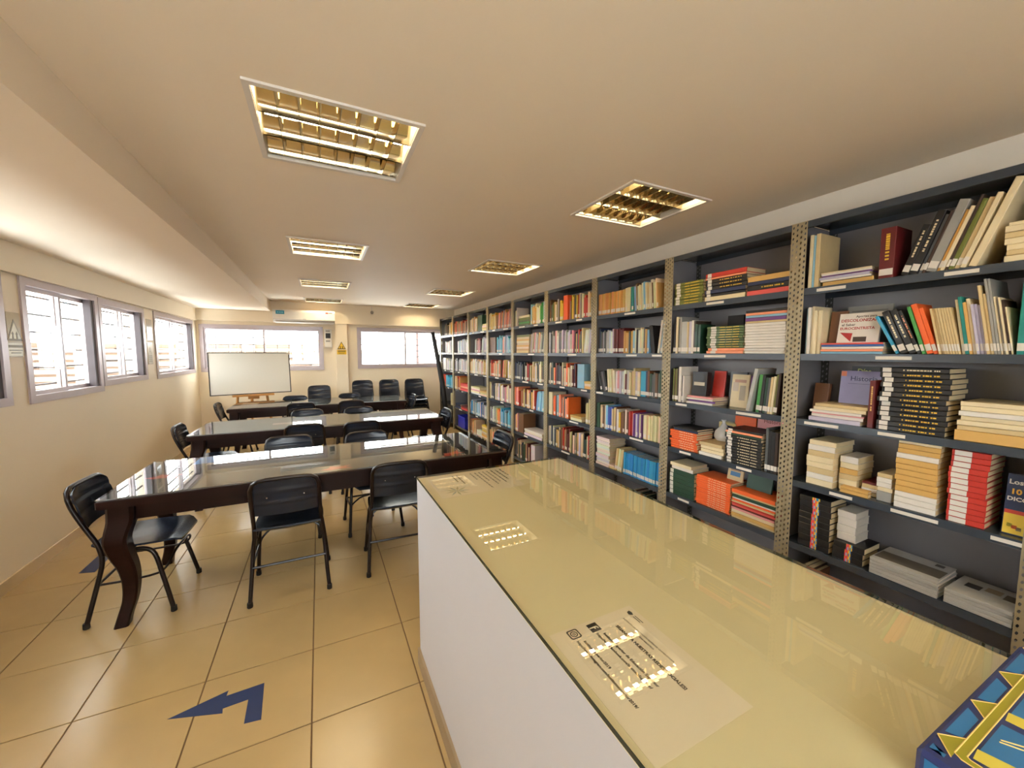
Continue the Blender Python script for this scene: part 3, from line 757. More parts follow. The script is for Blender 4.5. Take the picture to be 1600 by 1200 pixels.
# ---------- every book farther along the wall: too many to single out, one mass
ST = MB()
def st_box(M, t, h, d, col, lab):
    c = tuple(v * random.uniform(.85, 1.1) for v in lin(C[col] if isinstance(col, str) else col)); w = min(.0016, t * .12); e = .003
    pgc = lin((216, 198, 160))
    ST.box(0, 0, 0, t, w, h, M=M, col=c); ST.box(0, w, 0, w, d, h, M=M, col=c); ST.box(t - w, w, 0, t, d, h, M=M, col=c)
    ST.box(w, w, e, t - w, d - e, h - e, M=M, col=pgc)
    if lab: ST.box(t * .05, -.0007, .014, t * .95, 0, .044, M=M, col=lin((222, 216, 206)))
def st_row(k, s, u, u1, pal, th=(.010, .026), hh=(.19, .25), lean=0, lab=.6, n=None):
    z = SHELF_Z[s] + .0006; a = R(lean); cnt = 0
    while True:
        t = random.uniform(*th); h = random.uniform(*hh)
        if u + t / math.cos(a) > u1 or (n and cnt >= n): break
        v = .014 + random.uniform(0, .014); col = pal if isinstance(pal, (str, tuple)) else random.choice(pal)
        aa = a if a else 0
        if aa > 0: M = sM(k, u + t * math.cos(aa), v, z) @ Matrix.Rotation(aa, 4, 'Y') @ Matrix.Translation((-t, 0, 0))
        else: M = sM(k, u, v, z) @ Matrix.Rotation(aa, 4, 'Y')
        st_box(M, t, h, min(.24, h * .72), col, random.random() < lab)
        u += (t + .0007) / math.cos(a); cnt += 1
    return u
def st_stack(k, s, u0, u1, cols, th, lab=False, z0=0, v=.02, d=.18):
    z = SHELF_Z[s] + .0006 + z0
    for c in cols:
        t = th * random.uniform(.85, 1.15)
        M = sM(k, u0 + random.uniform(-.005, .005), v + random.uniform(-.006, .006), z + t) @ Matrix.Rotation(R(90), 4, 'Y')
        st_box(M, t, u1 - u0, d, c, lab); z += t + .0004
PALE = ['cream', 'beige', 'white', 'grey', 'cream', 'lavender', 'tan']
MIX = ['cream', 'beige', 'white', 'black', 'darkbrown', 'maroon', 'slate', 'tan', 'navy', 'cream', 'olive', 'grey', 'brown', 'red', 'darkgreen']
DARK = ['black', 'darkbrown', 'slate', 'maroon', 'navy', 'darkgreen', 'beige', 'cream']
WARM = ['salmon', 'cream', 'beige', 'orange', 'maroon', 'brown', 'tan', 'red', 'cream']
COOL = ['lightblue', 'cyan', 'white', 'slate', 'lavender', 'blue', 'silver', 'grey']
GREY = ['grey', 'silver', 'white', 'slate', 'silver', 'lavender']
# third case
k = 2
u = st_row(k, 0, .045, .41, [(226, 160, 82), (222, 170, 96), (214, 150, 70)], (.022, .024), (.198, .202), lab=1)
u = st_row(k, 0, u, .50, 'cream', (.035, .036), (.21, .212), n=2); u = st_row(k, 0, u, .56, 'teal', (.018, .02), (.205, .21), n=2)
st_row(k, 0, u, .80, ['beige', 'cream', 'tan', 'cream', 'lightblue', 'brown'], (.010, .02), (.20, .24), lean=-4)
u = st_row(k, 1, .045, .12, DARK, (.012, .02)); u = st_row(k, 1, u, .27, GREY, (.018, .024), (.20, .225), lab=.9); u = st_row(k, 1, u, .40, 'maroon', (.018, .022), (.21, .23), lab=1)
u = st_row(k, 1, u, .47, 'ochre', (.02, .024), (.18, .2)); u = st_row(k, 1, u, .70, ['cream', 'black', 'tan', 'lightblue', 'white', 'slate'], (.014, .022), (.19, .22), -3 if False else 0)
st_row(k, 1, .72, .78, ['black', 'slate'], (.02, .024), (.21, .23), lean=-8); st_row(k, 1, .79, .86, ['white', 'lightblue', 'silver'], (.016, .02), (.25, .27), lean=7)
u = st_row(k, 2, .10, .22, ['black', 'slate', 'black'], (.020, .026), (.19, .2), lean=-16); u = st_row(k, 2, u + .005, .32, ['cream', 'beige'], (.02, .028), (.20, .22), lean=-5)
u = st_row(k, 2, u, .44, ['lavender', 'white', 'pink'], (.02, .026), (.19, .23)); u = st_row(k, 2, u, .47, 'maroon', (.022, .024), (.18, .19)); u = st_row(k, 2, u, .62, ['cream', 'tan', 'beige', 'silver'], (.016, .03), (.19, .24))
u = st_row(k, 2, u, .70, (60, 160, 186), (.06, .062), (.215, .216), n=1); st_row(k, 2, u, .86, ['darkgreen', 'slate', 'brown', 'navy', 'darkbrown'], (.016, .026), (.19, .24))
u = st_row(k, 3, .05, .10, 'darkgreen', (.04, .042), (.24, .245), n=1); u = st_row(k, 3, u, .20, ['cream', 'brown', 'tan'], (.018, .03), (.20, .23)); u = st_row(k, 3, u, .27, [(60, 90, 180), (140, 186, 220)], (.024, .03), (.21, .23))
u = st_row(k, 3, u, .48, ['cream', 'yellow', 'beige', 'white', 'brown'], (.016, .032), (.18, .23)); u = st_row(k, 3, u, .54, ['red', 'maroon'], (.014, .02), (.2, .22)); u = st_row(k, 3, u, .66, ['cream', 'lilac', 'purple', 'white'], (.012, .018), (.19, .22))
st_row(k, 3, u + .01, .86, ['cream', 'beige', 'cream'], (.018, .024), (.20, .215), lab=.2)
st_stack(k, 4, .05, .24, ['white'] * 15, .018, d=.2); st_row(k, 4, .31, .42, ['tan', 'beige', 'cream'], (.016, .024), (.19, .22), lean=7)
st_row(k, 4, .43, .86, [(30, 130, 190), (44, 144, 196)], (.022, .024), (.195, .2), lean=2, lab=1)
st_stack(k, 4, .24, .31, ['beige', 'cream'], .016)
st_row(k, 5, .5, .7, DARK)
# fourth to ninth case
ROWS = {3: [[('row', .05, .26, MIX), ('row', .27, .33, ['yellow', 'white', 'grey']), ('fat', .34, .42, 'orange'), ('row', .44, .86, ['red', 'tan', 'darkgreen', 'yellow', 'cream', 'brown', 'grey'])],
            [('row', .05, .55, GREY + ['beige', 'pink']), ('row', .56, .70, MIX), ('lean', .71, .86, ['white', 'lavender'])],
            [('row', .05, .45, WARM + DARK), ('row', .46, .60, DARK), ('fat', .62, .74, 'lightblue'), ('stk', .64, .85, ['tan', 'cream', 'tan'])],
            [('fat', .05, .13, 'cream'), ('row', .14, .46, ['slate', 'orange', 'lightblue', 'salmon']), ('stk', .50, .70, ['cream', 'tan']), ('row', .76, .86, ['beige'])],
            [('row', .05, .30, PALE + DARK), ('row', .31, .52, ['maroon', 'red', 'beige', 'brown']), ('row', .53, .86, PALE + MIX)], [('stk', .1, .4, ['red', 'black', 'maroon'])]],
        4: [[('row', .05, .12, ['white', 'cream']), ('stk', .16, .46, ['midgreen', 'green', 'midgreen', 'olive', 'cream']), ('row', .48, .86, ['lightblue', 'cream', 'green', 'white', 'tan'])],
            [('stk', .10, .45, ['beige', 'tan', 'cream', 'tan', 'beige', 'cream', 'tan', 'beige', 'olive']), ('lean', .48, .86, ['pink', 'silver', 'beige', 'slate'])],
            [('row', .05, .30, ['navy', 'slate', 'black']), ('row', .31, .86, MIX)], [('row', .05, .2, ['pink', 'red', 'salmon']), ('row', .22, .62, MIX + WARM), ('lean', .64, .86, ['lightblue', 'cyan', 'lightblue'])],
            [('row', .05, .14, ['yellow', 'cream', 'pink']), ('fat', .16, .30, 'brown'), ('stk', .34, .80, ['white', 'cream', 'white'])], [('row', .1, .5, DARK), ('fat', .52, .62, 'white')]],
        5: [[('row', .05, .33, ['cream', 'yellow', 'yellow', 'beige']), ('lean', .36, .86, ['pink', 'salmon', 'orange', 'grey', 'tan'])], [('fat', .06, .28, 'brown'), ('row', .32, .86, ['lightblue', 'cyan', 'pink', 'lavender'])],
            [('row', .05, .50, WARM), ('lean', .52, .70, ['red', 'tan']), ('row', .72, .86, PALE)], [('row', .05, .25, DARK), ('row', .26, .86, PALE + ['pink', 'maroon'])],
            [('row', .05, .30, ['navy', 'slate', 'white']), ('row', .31, .45, ['orange', 'tan']), ('row', .46, .86, ['cyan', 'lightblue', 'cyan', 'slate'])], [('row', .05, .5, WARM), ('row', .5, .8, DARK)]],
        6: [[('row', .05, .40, PALE), ('fat', .42, .62, 'darkgreen'), ('stk', .64, .86, ['cream', 'beige', 'white', 'cream'])], [('row', .30, .60, ['pink', 'slate', 'maroon', 'grey']), ('lean', .62, .86, ['silver', 'lavender'])],
            [('row', .05, .86, PALE + ['pink', 'silver'])], [('stk', .08, .5, ['white', 'cream', 'pink', 'white', 'beige']), ('stk', .52, .84, ['cream', 'beige', 'tan'])],
            [('row', .05, .86, COOL)], [('row', .05, .3, WARM), ('stk', .35, .6, ['white'] * 4), ('stk', .6, .85, ['beige', 'cream', 'yellow'] * 3)]],
        7: [[('row', .05, .86, WARM + ['maroon', 'red'])], [('row', .25, .86, ['lavender', 'white', 'silver', 'lightblue'])], [('row', .05, .86, GREY + ['black'])], [('row', .05, .4, WARM), ('stk', .4, .84, ['pinkred', 'red', 'salmon', 'pinkred', 'red'])],
            [('stk', .1, .4, ['navy', 'black', 'navy']), ('stk', .45, .8, ['pinkred', 'red', 'maroon'])], []],
        8: [[('row', .3, .6, DARK), ('row', .6, .72, PALE), ('row', .72, .86, 'yellow')], [('row', .35, .86, PALE + GREY)], [('fat', .15, .35, 'silver'), ('row', .4, .86, GREY + PALE)], [('row', .05, .3, ['red', 'orange', 'red']), ('row', .35, .86, ['cyan', 'lightblue', 'cyan', 'teal'])],
            [('row', .65, .86, ['beige', 'tan', 'cream'])], []]}
for k, shelves in ROWS.items():
    for s, segs in enumerate(shelves):
        for kind, a, b, pal in segs:
            if kind == 'row': st_row(k, s, a, b, pal, (.012, .030), (.19, .26))
            elif kind == 'lean': st_row(k, s, a, b - .03, pal, (.014, .028), (.22, .27), lean=8)
            elif kind == 'fat': st_row(k, s, a, b + .01, pal, (b - a - .004, b - a), (.24, .27), n=1, lab=0)
            else: st_stack(k, s, a, b, pal, .026)
def st_build():
    m = bpy.data.materials.new('mixed_covers'); m.use_nodes = True; nt = m.node_tree; b = nt.nodes['Principled BSDF']
    at = nt.nodes.new('ShaderNodeAttribute'); at.attribute_name = 'cover'
    nz = nt.nodes.new('ShaderNodeTexNoise'); nz.inputs['Scale'].default_value = 40
    mx = nt.nodes.new('ShaderNodeMix'); mx.data_type = 'RGBA'; mx.blend_type = 'MULTIPLY'; mx.inputs['Factor'].default_value = .25
    nt.links.new(at.outputs['Color'], mx.inputs['A']); nt.links.new(nz.outputs['Color'], mx.inputs['B']); nt.links.new(mx.outputs['Result'], b.inputs['Base Color'])
    b.inputs['Roughness'].default_value = .5
    o = ST.build('book_mass', m)
    ca = o.data.color_attributes.new('cover', 'FLOAT_COLOR', 'CORNER')
    data = []
    for p, c in zip(o.data.polygons, ST.col): data += (list(c) + [1.0]) * p.loop_total
    ca.data.foreach_set('color', data)
    tag(o, 'mixed books filling the bookcases beyond the two nearest ones', 'books'); o['kind'] = 'stuff'
st_build()

# blue crate on the bottom shelf of the eighth case
def crate():
    m = MB(); W, D, H, t = .40, .26, .22, .006
    m.box(0, 0, 0, W, D, t); m.box(0, 0, t, W, t, H); m.box(0, D - t, t, W, D, H); m.box(0, t, t, t, D - t, H); m.box(W - t, t, t, W, D - t, H)
    o = m.build('plastic_crate', cmat((36, 44, 170)), None, sM(7, .25, .012, SHELF_Z[5] + .0005))
    MB().box(-.006, -.006, H - .02, W + .006, 0, H).box(-.006, D, H - .02, W + .006, D + .006, H).box(-.006, 0, H - .02, 0, D, H).box(W, 0, H - .02, W + .006, D, H).build('rim', cmat((44, 54, 190)), o)
    for q in range(4): MB().box(.03 + q * .09, -.003, .03, .10 + q * .09, 0, .035).box(.03 + q * .09, -.003, .15, .10 + q * .09, 0, .155).build('rib', cmat((44, 54, 190)), o)
    tag(o, 'royal blue plastic crate low in a far bookcase', 'crate')
crate()

# ================================================================== TABLES
TAB = [(-1.125, 2.84, 1.365, 3.69), (-1.18, 4.69, 1.37, 5.55), (-1.205, 6.66, 1.31, 7.58)]
TZ = 0.755
def leg_mesh(sx, sy):
    zs = [(.705, 0, .118), (.62, .003, .118), (.56, .022, .11), (.50, .034, .104), (.42, .020, .096), (.33, -.004, .082), (.24, -.013, .072), (.14, -.004, .064), (.05, .026, .062), (0, .040, .066)]
    m = MB(); vs = []; fs = []
    P = smooth_path([(z, o, w) for z, o, w in zs], 3)
    for p in P:
        z, o, w = p; cx, cy = sx * o * .75, sy * o * .75; h = w / 2; c = h * .25
        vs += [(cx - h + c, cy - h, z), (cx + h - c, cy - h, z), (cx + h, cy - h + c, z), (cx + h, cy + h - c, z), (cx + h - c, cy + h, z), (cx - h + c, cy + h, z), (cx - h, cy + h - c, z), (cx - h, cy - h + c, z)]
    for i in range(len(P) - 1):
        for q in range(8): fs.append((i * 8 + q, (i + 1) * 8 + q, (i + 1) * 8 + (q + 1) % 8, i * 8 + (q + 1) % 8))
    fs.append(tuple(range(8))); n = (len(P) - 1) * 8; fs.append(tuple(n + 7 - q for q in range(8)))
    return m.add(vs, fs).mesh('leg', M_WOOD, True)
legs = {(sx, sy): leg_mesh(sx, sy) for sx in (-1, 1) for sy in (-1, 1)}
TLAB = ['dark wooden glass-topped reading table nearest the white counter', 'dark wooden glass-topped reading table in the middle of three', 'dark wooden glass-topped reading table closest to the whiteboard']
for (x0, y0, x1, y1), lb in zip(TAB, TLAB):
    t = tag(empty('reading_table', T((x0 + x1) / 2, (y0 + y1) / 2, 0)), lb, 'table', 'reading tables in a row')
    a, b = (x1 - x0) / 2, (y1 - y0) / 2
    m = MB().cbox(-a, -b, .712, a, b, TZ, .006); m.box(-a + .012, -b + .012, .704, a - .012, b - .012, .712); m.build('tabletop', M_WOOD, t)
    MB().box(-a + .004, -b + .004, TZ + .0045, a - .004, b - .004, TZ + .0095).build('glass_top', M_TGLASS, t)
    i = .075
    for (p, q, r, s_) in ((-a + i, -b + i, a - i, -b + i + .025), (-a + i, b - i - .025, a - i, b - i), (-a + i, -b + i + .025, -a + i + .025, b - i - .025), (a - i - .025, -b + i + .025, a - i, b - i - .025)):
        MB().box(p, q, .608, r, s_, .704).build('apron', M_WOOD, t)
    for sx in (-1, 1):
        for sy in (-1, 1): link('leg', legs[(sx, sy)], t, T(sx * (a - .085), sy * (b - .085), 0))

# papers lying under the glass of the tables
def card(x, y, z, pts, mt, label, cat='paper', name='paper_card', rz=0, th=.0008):
    o = MB().prism(pts, 0, th).build(name, mt, None, T(x, y, z, R(rz)))
    return tag(o, label, cat)
STAR = [(-.10, -.02), (-.03, -.045), (.02, -.03), (.11, -.04), (.06, 0), (.10, .04), (.02, .03), (-.04, .05), (-.05, .01)]
zc = TZ + .0008
card(.08, 2.95, zc, STAR, M_REDP, 'crumpled red paper cut-out near the centre of the nearest table')
card(.92, 2.96, zc, STAR, M_REDP, 'red paper cut-out at the right end of the nearest table', rz=20)
card(-.94, 3.24, zc, STAR, M_REDP, 'faded red paper cut-out at the left end of the nearest table', rz=-15)
card(.88, 3.60, zc, [(-.05, -.03), (.05, -.03), (.05, .03), (-.05, .03)], M_REDP, 'small red card near the back edge of the nearest table')
card(-.70, 3.60, zc, [(-.15, -.10), (.15, -.10), (.15, .10), (-.15, .10)], cmat((96, 150, 214)), 'blue leaflet near the back edge of the nearest table')
card(-.66, 3.47, zc, [(-.10, -.03), (.11, -.03), (.11, .03), (-.10, .03)], cmat((232, 200, 170)), 'pale orange slip beside the blue leaflet')
o = card(.84, 3.40, zc, [(-.20, -.035), (.20, -.035), (.20, .035), (-.20, .035)], M_PAPER, 'long white notice strip under the nearest table glass')
for q in range(2):
    MB().box(-.17 + q * .18, -.008, .0009, -.03 + q * .18, .008, .0011).build('print_line', M_INK, o)
card(-.35, 5.10, zc, [(-.15, -.05), (.15, -.05), (.15, .05), (-.15, .05)], cmat((230, 196, 190)), 'pale pink paper strip on the middle table')
o = card(-1.0, 7.25, zc, [(-.11, -.15), (.11, -.15), (.11, .15), (-.11, .15)], M_PAPER, 'white sheet with red border on the table by the whiteboard')
MB().box(-.11, -.15, .0009, .11, -.12, .0011).build('red_band', M_REDP, o)

# ================================================================== CHAIRS
def chair_meshes():
    """local: origin below the top of the backrest, +y forward; widths along x"""
    D = {}; r = .0125; hw = .185
    rear = []
    for sx in (-1, 1):
        up = [(sx * .215, .055, .012), (sx * .205, .085, .20), (sx * .196, .115, .36), (sx * .190, .110, .43), (sx * .187, .075, .53), (sx * hw, .035, .64), (sx * hw, .012, .72)]
        rear.append(up)
    def low(sx):
        p = smooth_path([(sx * .222, .060, .014), (sx * .210, .10, .18), (sx * .200, .135, .33), (sx * .192, .138, .395)], 4); return p
    def high(sx):
        return smooth_path([(sx * .192, .138, .395), (sx * .188, .120, .47), (sx * .186, .075, .57), (sx * .185, .030, .68), (sx * .183, .012, .745)], 4)
    for sx in (-1, 1): D[('leg_r', sx)] = MB().tube(low(sx), r, 10).mesh('leg', M_TUBEB, True)
    arch = high(-1) + [Vector((-.170, .004, .782)), Vector((-.140, .0, .800)), Vector((-.10, 0, .805)), Vector((0, 0, .806)), Vector((.10, 0, .805)), Vector((.140, 0, .800)), Vector((.170, .004, .782))] + list(reversed(high(1)))
    D['back_frame'] = MB().tube(arch, r, 10).mesh('back_frame', M_TUBEB, True)
    for sx in (-1, 1):
        p = smooth_path([(sx * .185, .14, .405), (sx * .185, .26, .408), (sx * .186, .33, .402), (sx * .192, .375, .36), (sx * .205, .41, .22), (sx * .222, .455, .014)], 4)
        D[('leg_f', sx)] = MB().tube(p, r, 10).mesh('leg', M_TUBEB, True)
    ring = smooth_path([(-.204, .12, .235), (-.205, .25, .235), (-.200, .385, .245), (-.18, .43, .285), (-.10, .445, .335), (.10, .445, .335), (.18, .43, .285), (.200, .385, .245), (.205, .25, .235), (.204, .12, .235)], 3)
    D['stretcher'] = MB().tube(ring, .007, 8).mesh('stretcher', M_TUBEB, True)
    D['rear_bar'] = MB().tube([(-.205, .105, .225), (.205, .105, .225)], .008, 8).mesh('cross_bar', M_TUBEB, True)
    # backrest: curved sheet with two pressed ribs
    def sheet(nx, nz, f, th, name):
        m = MB(); vs = []
        for side in (0, 1):
            for j in range(nz + 1):
                for i in range(nx + 1):
                    p, nrm = f(i / nx, j / nz); vs.append(Vector(p) + Vector(nrm) * (th * side))
        N = (nx + 1) * (nz + 1); fs = []
        for j in range(nz):
            for i in range(nx):
                a = j * (nx + 1) + i; q = (a, a + 1, a + nx + 2, a + nx + 1)
                fs.append(tuple(reversed(q))); fs.append(tuple(N + v for v in q))
        per = [i for i in range(nx + 1)] + [j * (nx + 1) + nx for j in range(1, nz + 1)] + [nz * (nx + 1) + i for i in range(nx - 1, -1, -1)] + [j * (nx + 1) for j in range(nz - 1, 0, -1)]
        for a, b in zip(per, per[1:] + per[:1]): fs.append((a, b, N + b, N + a))
        return m.add(vs, fs).mesh(name, M_SEAT, True)
    def fb(a, b):
        z = .565 + (.798 - .565) * b; x = (a - .5) * 2
        wz = .178 if b < .85 else .178 - .05 * ((b - .85) / .15) ** 2
        y = .012 + (.80 - z) * .26 - .026 * (1 - x * x) * (1 - .3 * b)
        for c in (.36, .70): y -= .005 * math.exp(-((b - c) / .035) ** 2)
        return (x * wz, y, z), (0, 1, .2)
    D['backrest'] = sheet(10, 22, fb, .010, 'backrest')
    def fsx(a, b):
        x = (a - .5) * 2; y = .095 + .395 * b
        w = .190 + .012 * math.sin(math.pi * b) - (.05 * max(0, (b - .8) / .2) ** 2)
        z = .428 + .030 * max(0, 1 - b / .22) ** 2 - .012 * math.sin(math.pi * b) * (1 - x * x) - .028 * max(0, (b - .85) / .15) ** 2 + .004 * x * x
        return (x * w, y, z), (0, 0, 1)
    D['seat'] = sheet(12, 14, fsx, .012, 'seat')
    D['foot'] = MB().tube([(0, 0, 0), (0, 0, .004), (0, 0, .032)], [.014, .0165, .0155], 10).mesh('foot_cap', M_RUB, True)
    D['screw'] = MB().tube([(0, 0, 0), (0, -.002, 0)], .004, 8).mesh('screw', M_SCREW)
    return D
CH = chair_meshes()
def new_chair():
    t = empty('stacking_chair')
    for sx in (-1, 1):
        l = link('leg', CH[('leg_r', sx)], t); link('foot_cap', CH['foot'], l, T(sx * .222, .060, 0))
        l = link('leg', CH[('leg_f', sx)], t); link('foot_cap', CH['foot'], l, T(sx * .222, .455, 0))
    link('back_frame', CH['back_frame'], t); link('stretcher', CH['stretcher'], t); link('cross_bar', CH['rear_bar'], t)
    b = link('backrest', CH['backrest'], t); link('seat', CH['seat'], t)
    for x in (-.10, .10): link('screw', CH['screw'], b, T(x, .012, .69))
    return t
first = [None]
def chair(x, y, rz, label, group='chairs around the reading tables', z=0.0):
    """x, y = spot below the top of the backrest; rz = 0 faces +y"""
    if first[0] is None: o = first[0] = new_chair()
    else: o = copy_tree(first[0])
    o.matrix_basis = T(x, y, z, R(rz)); tag(o, label, 'chair', group); return o
chair(-.215, 2.69, 0, 'dark slate chair at the nearest table, left of the two facing away from the camera')
chair(.475, 2.70, -3, 'dark slate chair at the nearest table, right of the two facing away from the camera')
chair(-1.29, 3.17, -93, 'glossy dark chair at the left head of the nearest table')
chair(1.56, 3.30, 90, 'glossy dark chair at the right head of the nearest table')
chair(-.27, 4.02, 180, 'dark slate chair on the far side of the nearest table, left one')
chair(.38, 3.93, 183, 'dark slate chair on the far side of the nearest table, right one')
chair(-.165, 4.60, 0, 'dark slate chair at the near side of the middle table, left one')
chair(.40, 4.52, 0, 'dark slate chair at the near side of the middle table, right one')
chair(-1.36, 5.15, -90, 'dark chair at the left head of the middle table')
chair(1.53, 5.03, 92, 'glossy dark chair at the right head of the middle table')
chair(-.165, 5.80, 180, 'dark slate chair on the far side of the middle table, left one')
chair(.47, 5.75, 180, 'dark slate chair on the far side of the middle table, right one')
chair(-.27, 6.58, 0, 'dark slate chair at the near side of the whiteboard table, left one')
chair(.43, 6.56, 0, 'dark slate chair at the near side of the whiteboard table, right one')
chair(-1.40, 7.12, -90, 'dark chair at the left head of the whiteboard table')
chair(1.52, 7.08, 90, 'glossy dark chair at the right head of the whiteboard table')
chair(-.40, 7.72, 180, 'dark slate chair on the far side of the whiteboard table, left one')
chair(.48, 7.74, 180, 'dark slate chair on the far side of the whiteboard table, right one')
LV = ['lowest chair', 'second chair up', 'third chair up', 'topmost chair']
for x, y, n, nm in ((-.02, 8.18, 3, 'in the stack under the air conditioner'), (.755, 8.28, 4, 'in the left stack under the right far window'), (1.265, 8.28, 4, 'in the middle stack under the right far window'), (1.775, 8.28, 4, 'in the right stack under the right far window')):
    for q in range(n):
        chair(x, y - q * .012, 180, '%s %s' % (LV[q] if q < n - 1 else 'topmost chair', nm), 'stacked chairs along the far wall', z=q * .066)

# ================================================================== COUNTER
CX0, CX1, CY0, CY1, CZ = .4025, 1.2178, -.75, 1.852, .967
ct = tag(empty('service_counter', T(0, 0, 0)), 'white service counter with cream glass-covered top in the foreground', 'counter')
MB().box(CX0 + .001, CY0, 0, CX1 - .001, CY1 - .001, .955).build('body', M_CWHITE, ct)
MB().box(CX0, CY0, .955, CX1, CY1, .958).build('countertop', M_CTOP, ct)
MB().box(CX0 + .001, CY0, .9605, CX1 - .001, CY1 - .001, CZ).build('glass_top', M_CGLASS, ct)
eb = MB().box(CX0 - .0006, CY0, .958, CX0 + .0009, CY1, CZ - .0003).box(CX1 - .0009, CY0, .958, CX1 + .0006, CY1, CZ - .0003).box(CX0 + .0009, CY1 - .0009, .958, CX1 - .0009, CY1 + .0006, CZ - .0003)
eb.build('glass_edge', M_CEDGE, ct)
MB().box(CX0 - .010, CY0, 0, CX0 + .0008, CY1 + .008, .085).build('skirting', M_CSK, ct)
MB().box(CX0 + .0008, CY1 - .0008, 0, CX1, CY1 + .008, .085).build('skirting', M_CSK, ct)

# paper notices under the glass; they read from the aisle on the left (baseline runs along -y, up is +x)
def notice(x0, y1, w, h, label):
    """x0 = lower edge of the text, y1 = left edge of the sheet as read; w runs along -y, h along +x"""
    M = Matrix(((0, 1, 0, x0), (-1, 0, 0, y1), (0, 0, 1, .9584), (0, 0, 0, 1)))
    o = MB().box(0, 0, 0, w, h, .0004).build('paper_notice', M_PAPER, None, M)
    return tag(o, label, 'paper')
def ntext(o, s, x, y, size, bold=0.0): return text_mesh('print_line', s, size, T(x, y, .0006), M_INK, o, bold=bold)
n1 = notice(.422, .672, .300, .228, 'printed social media notice under the counter glass, nearest the camera')
ntext(n1, 'SÍGANOS A NUESTRAS REDES SOCIALES!', .040, .150, .0102, .0003)
ntext(n1, 'Instituto Superior de Educación Superior', .046, .110, .0092, .0002)
ntext(n1, 'https://www.facebook.com/InstitutoSuperior/', .040, .096, .0085, .0002)
ntext(n1, 'institutosuperior2019', .046, .058, .0092, .0002)
ntext(n1, 'https://www.instagram.com/institutosuperior2019/', .040, .044, .0085, .0002)
ntext(n1, 'INSTITUTO DE EDUCACIÓN SUPERIOR UNIVERSITARIA', .028, .182, .0058)
ntext(n1, 'ÁREA BIBLIOTECA', .088, .172, .0050)
def ring(o, x, y, r0, r1, n=20):
    m = MB(); vs = [];
    for q in range(n):
        a = 2 * math.pi * q / n; c, s = math.cos(a), math.sin(a)
        if n > 8:
            pass
        vs += [(x + r0 * c, y + r0 * s, .0006), (x + r1 * c, y + r1 * s, .0006)]
    fs = [(2 * q, 2 * q + 1, 2 * ((q + 1) % n) + 1, 2 * ((q + 1) % n)) for q in range(n)]
    m.add(vs, fs); m.build('icon', M_INK, o)
def rsq(x, y, a, r):
    pts = []
    for cx, cy, st in ((x + a - r, y + a - r, 0), (x - a + r, y + a - r, 90), (x - a + r, y - a + r, 180), (x + a - r, y - a + r, 270)):
        for q in range(4): t = R(st + q * 30); pts.append((cx + r * math.cos(t), cy + r * math.sin(t)))
    return pts
po, pi_ = rsq(.020, .052, .0135, .005), rsq(.020, .052, .0105, .0035)
m = MB(); N = len(po); m.add([(x, y, .0006) for x, y in po + pi_], [(i, (i + 1) % N, N + (i + 1) % N, N + i) for i in range(N)]); m.build('icon', M_INK, n1)
ring(n1, .020, .052, .0062, .0086); ring(n1, .020, .052, .0018, .0036)
MB().prism(rsq(.022, .104, .0125, .001), .0004, .0006).build('icon', M_INK, n1)
MB().prism([(.020, .0925), (.0235, .0925), (.0235, .103), (.027, .103), (.0275, .1065), (.0235, .1065), (.0235, .110), (.028, .1105), (.028, .1140), (.0215, .113), (.020, .110)], .0006, .0008).build('icon', M_PAPER, n1)
MB().prism([(.016, .206), (.024, .204), (.030, .212), (.022, .216), (.014, .214)], .0004, .0006).build('logo', M_INK, n1)
MB().box(.034, .212, .0004, .060, .214, .0006).box(.034, .207, .0004, .056, .209, .0006).build('logo', M_INK, n1)
n2 = notice(.440, 1.838, .300, .395, 'printed notice with a leafy drawing under the far end of the counter glass')
for q, (x, L) in enumerate(((.385, .10), (.360, .16), (.335, .20), (.312, .17), (.290, .20), (.268, .14), (.246, .24), (.222, .10), (.150, .13), (.128, .10))):
    xx = .03; m = MB(); rnd = random.Random(q)
    while xx < .03 + L:
        l = rnd.uniform(.010, .03); m.box(xx, x - .395 + .39, .0004, min(xx + l, .03 + L), x - .395 + .397, .0006); xx += l + .006
    m.build('print_line', mat('ink_faded', (92, 84, 66), .6), n2)
for q in range(9):
    a = q * 40; Mx = T(.235, .085, .0005 + q * .00001, R(a))
    MB().prism([(0, -.001), (.026, -.006), (.058, 0), (.026, .005)], 0, .0001, 0, Mx).build('leaf_print', cmat(((168, 172, 128), (186, 174, 132), (156, 170, 166))[q % 3]), n2)

